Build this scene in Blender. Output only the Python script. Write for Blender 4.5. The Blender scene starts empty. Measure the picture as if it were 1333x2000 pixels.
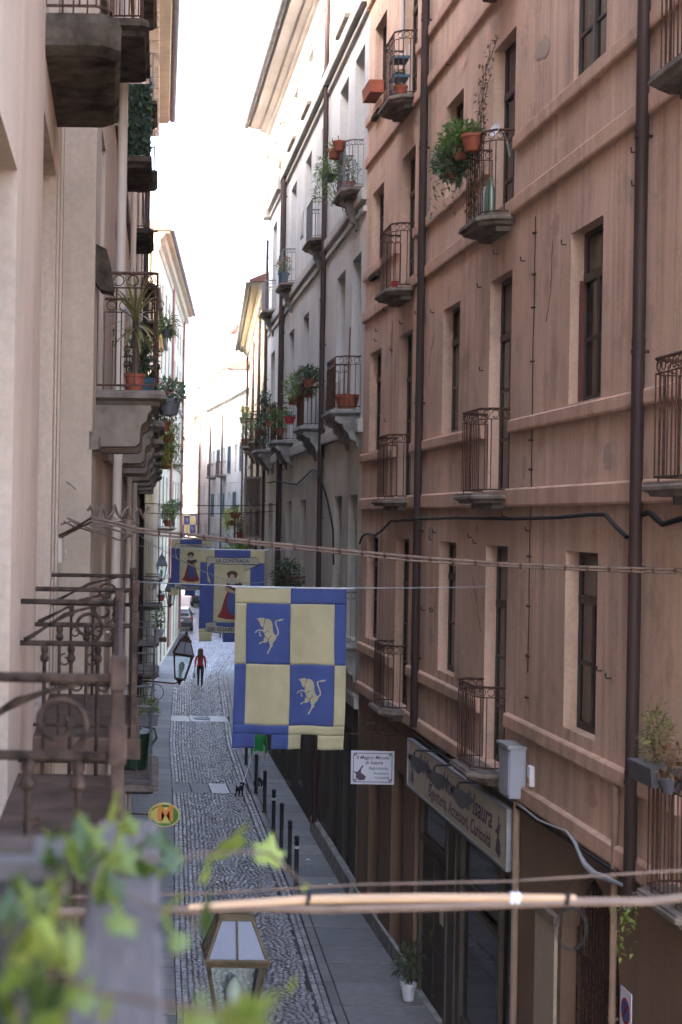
import bpy, bmesh, math, random
from mathutils import Vector, Matrix
random.seed(7)
R = random.Random(11)
PI = math.pi
sc = bpy.context.scene
COL = sc.collection

# ------------------------------------------------------------------ camera, sky, sun, exposure
cam = bpy.data.cameras.new('camera'); cam_o = bpy.data.objects.new('camera', cam); COL.objects.link(cam_o)
cam.sensor_fit = 'VERTICAL'; cam.sensor_height = 22.3; cam.sensor_width = 14.9; cam.lens = 35.0
cam.shift_x = 0.23575; cam.shift_y = 0.004
cam.clip_start = 0.05; cam.clip_end = 3000
cam.dof.use_dof = True; cam.dof.focus_distance = 23.0; cam.dof.aperture_fstop = 2.5
cam_o.location = (0, 0, 7.6); cam_o.rotation_euler = (PI/2, -math.radians(0.95), 0)
sc.camera = cam_o
SUN = Vector((0.80, 0.30, -0.38)).normalized()          # direction the sunlight travels
w = bpy.data.worlds.new('World'); sc.world = w; w.use_nodes = True
nt = w.node_tree; bg = nt.nodes['Background']
sky = nt.nodes.new('ShaderNodeTexSky'); sky.sky_type = 'NISHITA'; sky.sun_disc = False
sky.sun_elevation = math.asin(-SUN.z); sky.sun_rotation = math.atan2(-SUN.x, -SUN.y)
sky.air_density = 0.6; sky.dust_density = 6.0; sky.ozone_density = 0.3
nt.links.new(sky.outputs[0], bg.inputs[0]); bg.inputs[1].default_value = 0.15
sl = bpy.data.lights.new('sun', 'SUN'); sl.energy = 0.6; sl.angle = math.radians(10); sl.color = (1, 0.94, 0.84)
so = bpy.data.objects.new('sun', sl); COL.objects.link(so); so.rotation_euler = SUN.to_track_quat('-Z', 'Y').to_euler()
so.location = (-60, -20, 60)
sc.view_settings.view_transform = 'Standard'; sc.view_settings.look = 'None'
sc.view_settings.exposure = 4.62; sc.view_settings.gamma = 1.0
sc.cycles.use_denoising = True
sc.cycles.max_bounces = 8; sc.cycles.diffuse_bounces = 5; sc.cycles.transparent_max_bounces = 12
sc.cycles.caustics_reflective = False; sc.cycles.caustics_refractive = False
sc.cycles.sample_clamp_indirect = 6

# ------------------------------------------------------------------ helpers
def V(*a): return Vector(a)
class MB:
    """collects faces, builds ONE mesh object"""
    def __init__(s): s.v = []; s.f = []; s.mi = []
    def add(s, vs, fs, mi=0):
        n = len(s.v); s.v += [tuple(x) for x in vs]
        s.f += [tuple(i + n for i in f) for f in fs]; s.mi += [mi] * len(fs); return s
    def box(s, x0, x1, y0, y1, z0, z1, mi=0):
        return s.add([(x0,y0,z0),(x1,y0,z0),(x1,y1,z0),(x0,y1,z0),(x0,y0,z1),(x1,y0,z1),(x1,y1,z1),(x0,y1,z1)],
              [(3,2,1,0),(4,5,6,7),(0,1,5,4),(1,2,6,5),(2,3,7,6),(3,0,4,7)], mi)
    def bbox(s, x0, x1, y0, y1, z0, z1, b=.008, mi=0):
        """box with chamfered vertical and top edges"""
        def ring(i, z): return [(x0+i,y0,z),(x1-i,y0,z),(x1,y0+i,z),(x1,y1-i,z),(x1-i,y1,z),(x0+i,y1,z),(x0,y1-i,z),(x0,y0+i,z)]
        top = [(x0+2*b,y0+b,z1),(x1-2*b,y0+b,z1),(x1-b,y0+2*b,z1),(x1-b,y1-2*b,z1),(x1-2*b,y1-b,z1),(x0+2*b,y1-b,z1),(x0+b,y1-2*b,z1),(x0+b,y0+2*b,z1)]
        vs = ring(b, z0) + ring(b, z1-b) + top
        fs = [tuple(range(7,-1,-1)), tuple(range(16,24))]
        for k in (0, 8):
            for i in range(8): j=(i+1)%8; fs.append((k+i,k+j,k+8+j,k+8+i))
        return s.add(vs, fs, mi)
    def quad(s, a, b, c, d, mi=0): return s.add([a,b,c,d], [(0,1,2,3)], mi)
    def poly(s, pts, mi=0): return s.add(pts, [tuple(range(len(pts)))], mi)
    def prism(s, pts, axis, a, b, mi=0):
        """extrude a 2-D outline along x, y or z from a to b"""
        def m(p, t): return {'x':(t,p[0],p[1]), 'y':(p[0],t,p[1]), 'z':(p[0],p[1],t)}[axis]
        n = len(pts); vs = [m(p,a) for p in pts] + [m(p,b) for p in pts]
        fs = [tuple(range(n-1,-1,-1)), tuple(range(n,2*n))] + [(i,(i+1)%n,n+(i+1)%n,n+i) for i in range(n)]
        return s.add(vs, fs, mi)
    def tube(s, path, r, n=6, closed=False, mi=0, flat=1.0):
        P = [Vector(p) for p in path]; N = len(P)
        if N < 2: return s
        rs = r if isinstance(r, (list, tuple)) else [r]*N
        up = None; vs = []
        for i in range(N):
            a = P[(i-1) % N] if (closed or i > 0) else P[i]
            b = P[(i+1) % N] if (closed or i < N-1) else P[i]
            t = (b-a)
            if t.length < 1e-9: t = Vector((0,0,1))
            t.normalize()
            if up is None:
                up = Vector((0,0,1)) if abs(t.z) < .9 else Vector((1,0,0))
            u = up - t*up.dot(t)
            if u.length < 1e-6: u = t.orthogonal()
            u.normalize(); up = u; v2 = t.cross(u)
            for k in range(n):
                an = 2*PI*k/n
                vs.append(P[i] + u*math.cos(an)*rs[i] + v2*math.sin(an)*rs[i]*flat)
        fs = []
        for i in range(N if closed else N-1):
            j = (i+1) % N
            for k in range(n): fs.append((i*n+k, i*n+(k+1)%n, j*n+(k+1)%n, j*n+k))
        if not closed: fs += [tuple(range(n-1,-1,-1)), tuple(range((N-1)*n, N*n))]
        return s.add(vs, fs, mi)
    def lathe(s, prof, c=(0,0,0), n=12, mi=0, cap=True):
        vs = []; N = len(prof)
        for r, z in prof:
            for k in range(n):
                a = 2*PI*k/n; vs.append((c[0]+r*math.cos(a), c[1]+r*math.sin(a), c[2]+z))
        fs = [(i*n+k, i*n+(k+1)%n, (i+1)*n+(k+1)%n, (i+1)*n+k) for i in range(N-1) for k in range(n)]
        if cap: fs += [tuple(range(n-1,-1,-1)), tuple(range((N-1)*n, N*n))]
        return s.add(vs, fs, mi)
    def leaf(s, p, d, up, L, W, mi=0, bend=.25):
        """a folded pointed leaf of four faces"""
        d = Vector(d).normalized(); up = Vector(up)
        sd = d.cross(up)
        if sd.length < 1e-5: sd = d.orthogonal()
        sd.normalize(); n = sd.cross(d); p = Vector(p)
        a = p; m1 = p + d*L*.45 + n*L*bend*.35; t = p + d*L - n*L*bend*.3
        l = p + d*L*.42 + sd*W*.5 + n*L*bend*.6; r = p + d*L*.42 - sd*W*.5 + n*L*bend*.6
        return s.add([a,l,t,r,m1], [(0,4,1),(1,4,2),(0,3,4),(3,2,4)], mi)
    def foliage(s, c, rad, n, L, W, rnd, droop=0., shell=.55):
        c = Vector(c)
        for _ in range(n):
            q = Vector((rnd.gauss(0,1), rnd.gauss(0,1), rnd.gauss(0,1)))
            if q.length < 1e-3: continue
            q.normalize(); k = shell + (1-shell)*rnd.random()
            if rnd.random() < .3: k *= rnd.random()
            p = c + Vector((q.x*rad[0]*k, q.y*rad[1]*k, q.z*rad[2]*k))
            d = q + Vector((rnd.gauss(0,.6), rnd.gauss(0,.6), rnd.gauss(0,.6) - droop))
            sz = rnd.uniform(.65, 1.25)
            s.leaf(p, d, (rnd.gauss(0,.5), rnd.gauss(0,.5), 1), L*sz, W*sz)
        return s
    def build(s, name, mats, parent=None, smooth=False, loc=None, rotz=0.):
        me = bpy.data.meshes.new(name); me.from_pydata(s.v, [], s.f); me.update()
        for m in (mats if isinstance(mats, (list, tuple)) else [mats]): me.materials.append(m)
        if any(s.mi): me.polygons.foreach_set('material_index', s.mi)
        if smooth:
            me.polygons.foreach_set('use_smooth', [True]*len(me.polygons))
            try: me.set_sharp_from_angle(angle=math.radians(40))
            except Exception: pass
        o = bpy.data.objects.new(name, me); COL.objects.link(o)
        if parent: o.parent = parent
        if loc: o.location = loc
        o.rotation_euler.z = rotz
        return o
def tag(o, label=None, cat=None, group=None, kind=None):
    if label: o['label'] = label
    if cat: o['category'] = cat
    if group: o['group'] = group
    if kind: o['kind'] = kind
    return o
def empty(name, loc=(0,0,0), rz=0., label=None, cat=None, group=None):
    o = bpy.data.objects.new(name, None); COL.objects.link(o); o.empty_display_size = .1
    o.location = loc; o.rotation_euler.z = rz
    return tag(o, label, cat, group)
def kids(o): return [c for c in bpy.data.objects if c.parent == o]
def link_copy(o, parent=None):
    c = o.copy(); COL.objects.link(c); c.parent = parent
    return c
def copy_tree(o, parent=None):
    ch = KID.get(o.name) or kids(o); c = link_copy(o, parent)
    for k in ch: copy_tree(k, c)
    return c
KID = {}
def lerp(a, b, t): return a + (b-a)*t
def spiral(c, r0, r1, a0, a1, n, plane='xz'):
    out = []
    for i in range(n+1):
        t = i/n; r = lerp(r0, r1, t); a = lerp(a0, a1, t); u = r*math.cos(a); v = r*math.sin(a)
        out.append((c[0]+u, c[1], c[2]+v) if plane == 'xz' else (c[0], c[1]+u, c[2]+v))
    return out
def sag(a, b, drop, n=16):
    a = Vector(a); b = Vector(b)
    return [a.lerp(b, i/n) - Vector((0,0,drop*4*(i/n)*(1-i/n))) for i in range(n+1)]

# ------------------------------------------------------------------ materials
def new_mat(name):
    m = bpy.data.materials.new(name); m.use_nodes = True
    return m, m.node_tree, m.node_tree.nodes['Principled BSDF']
def nd(t, kind, **kw):
    n = t.nodes.new(kind)
    for k, v in kw.items():
        if k.startswith('i_'): n.inputs[k[2:]].default_value = v
        else: setattr(n, k, v)
    return n
def noise(t, scale=(1,1,1), size=1., detail=4., rough=.55):
    tc = nd(t, 'ShaderNodeTexCoord'); mp = nd(t, 'ShaderNodeMapping'); mp.inputs['Scale'].default_value = scale
    t.links.new(tc.outputs['Object'], mp.inputs[0])
    n = nd(t, 'ShaderNodeTexNoise'); n.inputs['Scale'].default_value = size; n.inputs['Detail'].default_value = detail
    n.inputs['Roughness'].default_value = rough; t.links.new(mp.outputs[0], n.inputs['Vector']); return n
def ramp(t, src, lo, hi, c0=(0,0,0,1), c1=(1,1,1,1)):
    r = nd(t, 'ShaderNodeValToRGB'); r.color_ramp.elements[0].position = lo; r.color_ramp.elements[1].position = hi
    r.color_ramp.elements[0].color = c0; r.color_ramp.elements[1].color = c1
    t.links.new(src, r.inputs[0]); return r
def mixc(t, fac, a, b, mode='MIX'):
    m = nd(t, 'ShaderNodeMix', data_type='RGBA', blend_type=mode)
    if isinstance(fac, (int, float)): m.inputs[0].default_value = fac
    else: t.links.new(fac, m.inputs[0])
    for k, x in ((6, a), (7, b)):
        if isinstance(x, tuple): m.inputs[k].default_value = x
        else: t.links.new(x, m.inputs[k])
    return m.outputs[2]
def c4(c, k=1.): return (c[0]*k, c[1]*k, c[2]*k, 1)
def bump(t, b, src, strength=.3, dist=.01):
    n = nd(t, 'ShaderNodeBump'); n.inputs['Strength'].default_value = strength; n.inputs['Distance'].default_value = dist
    t.links.new(src, n.inputs['Height']); t.links.new(n.outputs[0], b.inputs['Normal'])
def plaster(name, col, dirt=(.22,.17,.14), streak=.45, patch=.5, rough=.92, warm=None):
    m, t, b = new_mat(name)
    big = noise(t, (1,1,.55), .45, 5, .6); r1 = ramp(t, big.outputs[0], .35, .68)
    c = mixc(t, r1.outputs[0], c4(col, .78), c4(warm or col, 1.08))
    st = noise(t, (3.2,3.2,.13), 1.3, 6, .62); r2 = ramp(t, st.outputs[0], .42, .72)
    gate = noise(t, (1,1,.5), .35, 3); rg = ramp(t, gate.outputs[0], .34, .6)
    mul = nd(t, 'ShaderNodeMath', operation='MULTIPLY'); t.links.new(r2.outputs[0], mul.inputs[0]); t.links.new(rg.outputs[0], mul.inputs[1])
    m2 = nd(t, 'ShaderNodeMath', operation='MULTIPLY'); t.links.new(mul.outputs[0], m2.inputs[0]); m2.inputs[1].default_value = streak
    c = mixc(t, m2.outputs[0], c, c4(dirt))
    bl = noise(t, (1,1,.75), 1.3, 8, .72); r3 = ramp(t, bl.outputs[0], .52, .70)
    m3 = nd(t, 'ShaderNodeMath', operation='MULTIPLY'); t.links.new(r3.outputs[0], m3.inputs[0]); m3.inputs[1].default_value = patch
    c = mixc(t, m3.outputs[0], c, c4(dirt, 1.35))
    rp = noise(t, (1,1,.8), .8, 6, .62); r5 = ramp(t, rp.outputs[0], .50, .56)
    m5 = nd(t, 'ShaderNodeMath', operation='MULTIPLY'); t.links.new(r5.outputs[0], m5.inputs[0]); m5.inputs[1].default_value = .28*patch
    c = mixc(t, m5.outputs[0], c, c4((col[0]*1.1, col[1]*1.14, col[2]*1.2)))
    sp = noise(t, (1,1,1), 22, 3, .6); r4 = ramp(t, sp.outputs[0], .3, .7, (.9,.9,.9,1), (1.06,1.06,1.06,1))
    c = mixc(t, 1.0, c, r4.outputs[0], 'MULTIPLY')
    t.links.new(c, b.inputs['Base Color']); b.inputs['Roughness'].default_value = rough
    b.inputs['Specular IOR Level'].default_value = .25
    fine = noise(t, (1,1,1), 9, 8, .7); bump(t, b, fine.outputs[0], .35, .012)
    return m
def plain(name, col, rough=.6, metal=0., var=.18, size=6., bumpy=.0, spec=.4, stretch=(1,1,1), col2=None, coat=0.):
    m, t, b = new_mat(name)
    n = noise(t, stretch, size, 5, .6); r = ramp(t, n.outputs[0], .32, .7)
    c = mixc(t, r.outputs[0], c4(col, 1-var), c4(col2 or col, 1+var*.6))
    t.links.new(c, b.inputs['Base Color']); b.inputs['Roughness'].default_value = rough; b.inputs['Metallic'].default_value = metal
    b.inputs['Specular IOR Level'].default_value = spec; b.inputs['Coat Weight'].default_value = coat
    if bumpy: bump(t, b, n.outputs[0], bumpy, .01)
    return m
def leafmat(name, a, b2, rough=.5, trans=.3):
    m, t, b = new_mat(name)
    g = nd(t, 'ShaderNodeNewGeometry'); r = ramp(t, g.outputs['Random Per Island'], .05, .95)
    c = mixc(t, r.outputs[0], c4(a), c4(b2)); t.links.new(c, b.inputs['Base Color']); b.inputs['Roughness'].default_value = rough
    tr = nd(t, 'ShaderNodeBsdfTranslucent'); t.links.new(mixc(t, .5, c, (b2[0]*1.4, b2[1]*1.4, b2[2]*.6, 1)), tr.inputs[0])
    mx = nd(t, 'ShaderNodeMixShader'); mx.inputs[0].default_value = trans
    t.links.new(b.outputs[0], mx.inputs[1]); t.links.new(tr.outputs[0], mx.inputs[2])
    t.links.new(mx.outputs[0], t.nodes['Material Output'].inputs[0]); return m
def glassmat(name, tint=(.75,.8,.8), dark=.55, rough=.03):
    m, t, b = new_mat(name); t.nodes.remove(b)
    tr = nd(t, 'ShaderNodeBsdfTransparent'); tr.inputs[0].default_value = c4(tint, dark)
    gl = nd(t, 'ShaderNodeBsdfGlossy'); gl.inputs['Roughness'].default_value = rough
    fr = nd(t, 'ShaderNodeFresnel'); fr.inputs[0].default_value = 1.5
    n = noise(t, (1,1,1), 2.5, 2); bp = nd(t, 'ShaderNodeBump'); bp.inputs['Strength'].default_value = .06; t.links.new(n.outputs[0], bp.inputs['Height'])
    t.links.new(bp.outputs[0], gl.inputs['Normal']); t.links.new(bp.outputs[0], fr.inputs['Normal'])
    mx = nd(t, 'ShaderNodeMixShader'); t.links.new(fr.outputs[0], mx.inputs[0])
    t.links.new(tr.outputs[0], mx.inputs[1]); t.links.new(gl.outputs[0], mx.inputs[2])
    t.links.new(mx.outputs[0], t.nodes['Material Output'].inputs[0]); return m
def stonemat(name, a, b2, rough=.55, size=9., island=True, bumpy=.4):
    m, t, b = new_mat(name)
    n = noise(t, (1,1,1), size, 6, .65); r = ramp(t, n.outputs[0], .3, .72, (.72,.72,.72,1), (1.2,1.2,1.2,1))
    if island:
        g = nd(t, 'ShaderNodeNewGeometry'); oi = nd(t, 'ShaderNodeObjectInfo')
        ad = nd(t, 'ShaderNodeMath', operation='ADD'); t.links.new(g.outputs['Random Per Island'], ad.inputs[0]); t.links.new(oi.outputs['Random'], ad.inputs[1])
        fr = nd(t, 'ShaderNodeMath', operation='FRACT'); t.links.new(ad.outputs[0], fr.inputs[0]); fac = fr.outputs[0]
    else:
        n2 = noise(t, (1,1,1), .8, 3); fac = ramp(t, n2.outputs[0], .35, .65).outputs[0]
    c = mixc(t, fac, c4(a), c4(b2)); c = mixc(t, 1., c, r.outputs[0], 'MULTIPLY')
    lg = noise(t, (1,1,1), .55, 4); rl = ramp(t, lg.outputs[0], .3, .7, (.8,.8,.82,1), (1.12,1.1,1.08,1)); c = mixc(t, 1., c, rl.outputs[0], 'MULTIPLY')
    t.links.new(c, b.inputs['Base Color']); b.inputs['Roughness'].default_value = rough; bump(t, b, n.outputs[0], bumpy, .006)
    return m
M = {}
M['salmon'] = plaster('salmon_plaster', (.60,.42,.315), (.18,.12,.088), .7, .65, warm=(.68,.48,.36))
M['salmon_trim'] = plaster('salmon_trim', (.61,.41,.30), (.2,.13,.095), .55, .5)
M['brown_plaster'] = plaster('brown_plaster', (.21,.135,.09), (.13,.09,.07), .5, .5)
M['white'] = plaster('pale_grey_plaster', (.57,.575,.56), (.30,.29,.27), .4, .25)
M['white_trim'] = plaster('pale_grey_trim', (.50,.49,.46), (.22,.20,.18), .5, .4)
M['grey'] = plaster('grey_stucco', (.58,.565,.50), (.16,.15,.13), .6, .5)
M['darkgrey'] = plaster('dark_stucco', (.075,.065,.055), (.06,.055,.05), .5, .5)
M['pink'] = plaster('pink_cream_plaster', (.46,.35,.265), (.25,.165,.115), .6, .45, warm=(.50,.385,.29))
M['cream'] = plaster('cream_plaster', (.47,.375,.285), (.25,.19,.14), .5, .3)
M['yellow'] = plaster('yellow_plaster', (.42,.36,.25), (.36,.31,.22), .5, .3)
M['paleyellow'] = plaster('pale_yellow_plaster', (.44,.40,.31), (.38,.34,.26), .45, .25)
M['paleblue'] = plaster('pale_blue_plaster', (.46,.475,.475), (.36,.36,.34), .4, .2)
M['peach'] = plaster('peach_plaster', (.60,.40,.27), (.3,.2,.15), .4, .3)
M['offwhite'] = plaster('off_white_plaster', (.44,.41,.39), (.36,.33,.3), .4, .25)
M['slab'] = plain('balcony_stone', (.17,.142,.118), .9, var=.45, size=5, bumpy=.6, spec=.2)
M['slabbrown'] = plain('brown_floor_stone', (.085,.055,.04), .92, var=.45, size=5, bumpy=.5, spec=.15)
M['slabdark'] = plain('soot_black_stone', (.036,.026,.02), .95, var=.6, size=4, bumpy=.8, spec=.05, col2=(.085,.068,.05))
M['slabgrey'] = plain('grey_console_stone', (.27,.27,.26), .9, var=.4, size=4, bumpy=.5, spec=.2)
M['slabpale'] = plain('pale_console_stone', (.20,.16,.125), .9, var=.35, size=4, bumpy=.5, spec=.2)
M['iron'] = plain('rusty_iron', (.03,.022,.018), .7, .0, .5, 30, .3, .12, col2=(.10,.05,.035))
M['ironbrown'] = plain('brown_iron', (.024,.016,.012), .75, .0, .5, 20, .3, .1, col2=(.055,.036,.026))
M['ironrust'] = plain('rusted_plate', (.04,.028,.021), .75, .0, .5, 9, .3, .12, col2=(.075,.048,.036))
M['irongrey'] = plain('grey_iron', (.16,.165,.17), .55, .4, .3, 20, .2)
M['pipe'] = plain('brown_drainpipe', (.045,.027,.025), .55, 0, .25, 3, spec=.22, stretch=(1,1,.2))
M['creampipe'] = plain('cream_drainpipe', (.6,.52,.43), .6, 0, .2, 2, stretch=(1,1,.2))
M['pinkpipe'] = plain('painted_pipe', (.30,.2,.145), .7, 0, .25, 3)
M['gutter'] = plain('zinc_gutter', (.10,.10,.105), .6, .2, .3, 4)
M['darkwood'] = plain('dark_window_wood', (.045,.03,.026), .55, 0, .35, 8, stretch=(6,6,.6))
M['redwood'] = plain('red_frame_paint', (.11,.028,.02), .55, 0, .3, 8)
M['whitewood'] = plain('white_window_wood', (.62,.6,.57), .55, 0, .15, 6, stretch=(5,5,.6))
M['greywood'] = plain('weathered_wood', (.088,.08,.078), .8, 0, .32, 5, .5, stretch=(14,1,14))
M['shutter'] = plain('grey_brown_shutter', (.20,.165,.135), .7, 0, .25, 6)
M['shopwood'] = plain('shop_joinery', (.055,.042,.033), .7, 0, .35, 5, .2, stretch=(5,5,.5))
M['shopframe'] = plain('bronze_shop_frame', (.085,.068,.052), .6, .1, .25, 5)
M['netgreen'] = plain('dark_green_net', (.012,.03,.018), .8, 0, .3, 8)
M['interior'] = plain('painted_dark_interior', (.012,.011,.01), .95, 0, .4, 2)
M['curtain'] = plain('white_curtain', (.62,.6,.57), .9, 0, .14, 3, stretch=(9,9,.4))
M['greycurtain'] = plain('grey_blind', (.22,.2,.18), .9, 0, .14, 3, stretch=(2,2,6))
M['glass'] = glassmat('window_glass')
M['lampglass'] = glassmat('lantern_glass', (.86,.92,.9), .95, .12)
M['terracotta'] = plain('terracotta', (.30,.085,.042), .8, 0, .28, 7, .2)
M['greyplastic'] = plain('grey_planter', (.09,.09,.10), .6, 0, .2, 6)
M['greenplastic'] = plain('green_plastic', (.01,.04,.018), .45, 0, .2, 5)
M['blueplastic'] = plain('blue_plastic', (.06,.13,.19), .5, 0, .2, 5)
M['whiteplastic'] = plain('white_plastic', (.66,.66,.7), .5, 0, .1, 5)
M['soil'] = plain('soil', (.05,.035,.025), .95, 0, .3, 20, .5)
M['bark'] = plain('bark', (.10,.07,.05), .9, 0, .4, 14, .5)
M['leaf'] = leafmat('mid_green_leaf', (.05,.105,.026), (.15,.24,.06))
M['leafdark'] = leafmat('dark_green_leaf', (.015,.035,.014), (.045,.085,.03))
M['leafblue'] = leafmat('grey_green_leaf', (.045,.09,.055), (.125,.2,.11))
M['leaflime'] = leafmat('lime_leaf', (.14,.21,.03), (.30,.36,.08), trans=.45)
M['leafyucca'] = leafmat('yucca_leaf', (.07,.08,.025), (.27,.24,.09))
M['leafred'] = leafmat('red_creeper_leaf', (.16,.05,.03), (.2,.13,.05))
M['flower'] = leafmat('red_flower', (.35,.02,.03), (.5,.05,.06))
M['ivy'] = leafmat('ivy_leaf', (.045,.085,.012), (.15,.20,.035), .45, .4)
M['ivydark'] = leafmat('ivy_dark_leaf', (.016,.036,.008), (.045,.08,.016), .45, .35)
M['cable'] = plain('black_cable', (.014,.013,.013), .6, 0, .3, 8, spec=.15)
M['greycable'] = plain('grey_cable', (.30,.31,.32), .5, 0, .2, 8)
M['browncable'] = plain('brown_cable', (.13,.085,.06), .6, 0, .3, 10)
M['cane'] = plain('bamboo_cane', (.40,.255,.14), .45, 0, .25, 5, .2, stretch=(.6,6,6), spec=.5)
M['steel'] = plain('galvanised_steel', (.38,.4,.42), .45, .6, .15, 8)
M['cabinet'] = plain('pale_cabinet_paint', (.36,.385,.44), .5, 0, .12, 3)
M['black'] = plain('black_paint', (.012,.013,.016), .4, 0, .2, 8)
M['signface'] = plain('cream_sign_board', (.52,.475,.36), .6, 0, .12, 2)
M['signwhite'] = plain('white_sign_board', (.66,.66,.74), .5, 0, .08, 3)
M['signtext'] = plain('violet_sign_print', (.10,.06,.10), .6, 0, .1, 8)
M['signgreen'] = plain('teal_sign_print', (.13,.22,.26), .6, 0, .1, 8)
M['ink'] = plain('dark_print', (.05,.05,.07), .7, 0, .1, 8)
def cloth(name, col, k=.12):
    m, t, b = new_mat(name)
    n = noise(t, (1,1,1), 3, 4); r = ramp(t, n.outputs[0], .3, .7); c = mixc(t, r.outputs[0], c4(col, 1-k), c4(col, 1+k*.6))
    wv = noise(t, (1,1,1), 420, 2); bump(t, b, wv.outputs[0], .2, .002)
    t.links.new(c, b.inputs['Base Color']); b.inputs['Roughness'].default_value = .85; b.inputs['Specular IOR Level'].default_value = .2
    tr = nd(t, 'ShaderNodeBsdfTranslucent'); t.links.new(c, tr.inputs[0])
    mx = nd(t, 'ShaderNodeMixShader'); mx.inputs[0].default_value = .45
    t.links.new(b.outputs[0], mx.inputs[1]); t.links.new(tr.outputs[0], mx.inputs[2]); t.links.new(mx.outputs[0], t.nodes['Material Output'].inputs[0])
    return m
M['flagblue'] = cloth('blue_flag_cloth', (.11,.16,.42))
M['flagcream'] = cloth('cream_flag_cloth', (.70,.66,.43))
M['flagwhite'] = cloth('white_flag_print', (.62,.60,.52))
M['flagred'] = cloth('red_flag_print', (.36,.06,.07))
M['flagbrown'] = cloth('brown_flag_print', (.13,.075,.06))
M['flagline'] = cloth('dark_flag_print', (.05,.04,.05))
M['flagskin'] = cloth('skin_flag_print', (.6,.42,.3))
M['sett'] = stonemat('grey_setts', (.165,.165,.172), (.31,.305,.31), .38, 16)
M['mortar'] = stonemat('road_bed', (.045,.044,.044), (.075,.072,.07), .9, 20, False)
M['roadfar'] = stonemat('worn_paving', (.125,.13,.14), (.185,.185,.195), .5, 9, False, 1.2)
M['flag'] = stonemat('paving_slab_stone', (.125,.13,.135), (.225,.225,.22), .6, 7)
M['flagpale'] = stonemat('pale_slab_stone', (.25,.255,.26), (.30,.30,.305), .45, 7)
M['groundmat'] = stonemat('ground_stone', (.16,.155,.15), (.22,.215,.21), .9, 3, False)
M['rooftile'] = plain('roof_tiles', (.16,.075,.055), .85, 0, .4, 3, .4)
M['skin'] = plain('skin', (.55,.33,.24), .55, 0, .06, 4)
M['hair'] = plain('auburn_hair', (.13,.05,.025), .6, 0, .3, 12, stretch=(8,8,1))
M['darkhair'] = plain('dark_hair', (.03,.02,.015), .6, 0, .3, 12)
M['redtop'] = plain('red_top', (.45,.022,.015), .85, 0, .18, 8)
M['blackcloth'] = plain('black_trousers', (.014,.013,.015), .9, 0, .2, 8)
M['greencloth'] = plain('green_jacket', (.02,.30,.07), .8, 0, .18, 8)
M['palecloth'] = plain('pale_trousers', (.46,.47,.52), .85, 0, .15, 8)
M['carpaint'] = plain('grey_beige_car_paint', (.16,.145,.135), .28, .6, .06, 2, coat=.6)
M['carblack'] = plain('black_car_paint', (.012,.012,.014), .25, .3, .06, 2, coat=.6)
M['carglass'] = plain('car_glass', (.03,.04,.05), .05, 0, .1, 2, spec=.8)
M['rubber'] = plain('tyre_rubber', (.018,.018,.018), .85, 0, .2, 9)
M['taillight'] = plain('red_lens', (.42,.02,.02), .25, 0, .1, 5)
M['plate'] = plain('number_plate', (.6,.6,.58), .5, 0, .05, 5)
M['dogfur'] = plain('black_fur', (.012,.011,.012), .9, 0, .4, 30, .5)
M['brass'] = plain('bronze_lantern_metal', (.05,.036,.02), .6, .2, .4, 10, .3, .25, col2=(.09,.065,.034))
M['fusebox'] = plain('cream_junction_box', (.50,.42,.34), .6, 0, .15, 6)

# ------------------------------------------------------------------ building helpers (local frame: x along the facade, y out to the street, z up)
def facade(name, p0, p1, label, cat='building', group=None):
    d = Vector((p1[0]-p0[0], p1[1]-p0[1])); o = empty(name, (p0[0], p0[1], 0), math.atan2(d.y, d.x), label, cat, group)
    return o, d.length
def wall(root, x0, x1, z0, z1, ops, mat, rev=.24, name='wall', y=0.):
    xs = sorted(set([x0, x1] + [v for o in ops for v in o[:2] if x0 < v < x1]))
    zs = sorted(set([z0, z1] + [v for o in ops for v in o[2:4] if z0 < v < z1]))
    mb = MB()
    for i in range(len(xs)-1):
        run = None
        for j in range(len(zs)-1):
            cx = (xs[i]+xs[i+1])/2; cz = (zs[j]+zs[j+1])/2
            hole = any(o[0] < cx < o[1] and o[2] < cz < o[3] for o in ops)
            if not hole:
                run = [zs[j], zs[j+1]] if run is None else [run[0], zs[j+1]]
            if (hole or j == len(zs)-2) and run:
                mb.quad((xs[i+1],y,run[0]),(xs[i],y,run[0]),(xs[i],y,run[1]),(xs[i+1],y,run[1])); run = None
    for o in ops:
        a, b, c, d = o[:4]; r = y-(o[4] if len(o) > 4 else rev)-.06
        mb.quad((a,y,c),(a,r,c),(a,r,d),(a,y,d)); mb.quad((b,r,c),(b,y,c),(b,y,d),(b,r,d))
        mb.quad((a,y,d),(a,r,d),(b,r,d),(b,y,d)); mb.quad((a,r,c),(a,y,c),(b,y,c),(b,r,c))
    return mb.build(name, mat, root)
def shell(root, x0, x1, z1, depth, mat, z0=0., name='side_wall'):
    """end walls, back wall and ceiling of the block behind a street wall"""
    mb = MB(); e = .002
    mb.quad((x0,0,z0),(x0,-depth,z0),(x0,-depth,z1),(x0,0,z1)); mb.quad((x1,-depth,z0),(x1,0,z0),(x1,0,z1),(x1,-depth,z1))
    mb.quad((x0,-depth,z0),(x1,-depth,z0),(x1,-depth,z1),(x0,-depth,z1)); mb.quad((x0,0,z1),(x1,0,z1),(x1,-depth,z1),(x0,-depth,z1))
    mb.quad((x0,-.9,z0),(x1,-.9,z0),(x1,-.9,z1),(x0,-.9,z1), 1)  # near-black sheet painted in for the unlit rooms behind the windows
    return mb.build(name, [mat, M['interior']], root)
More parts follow.
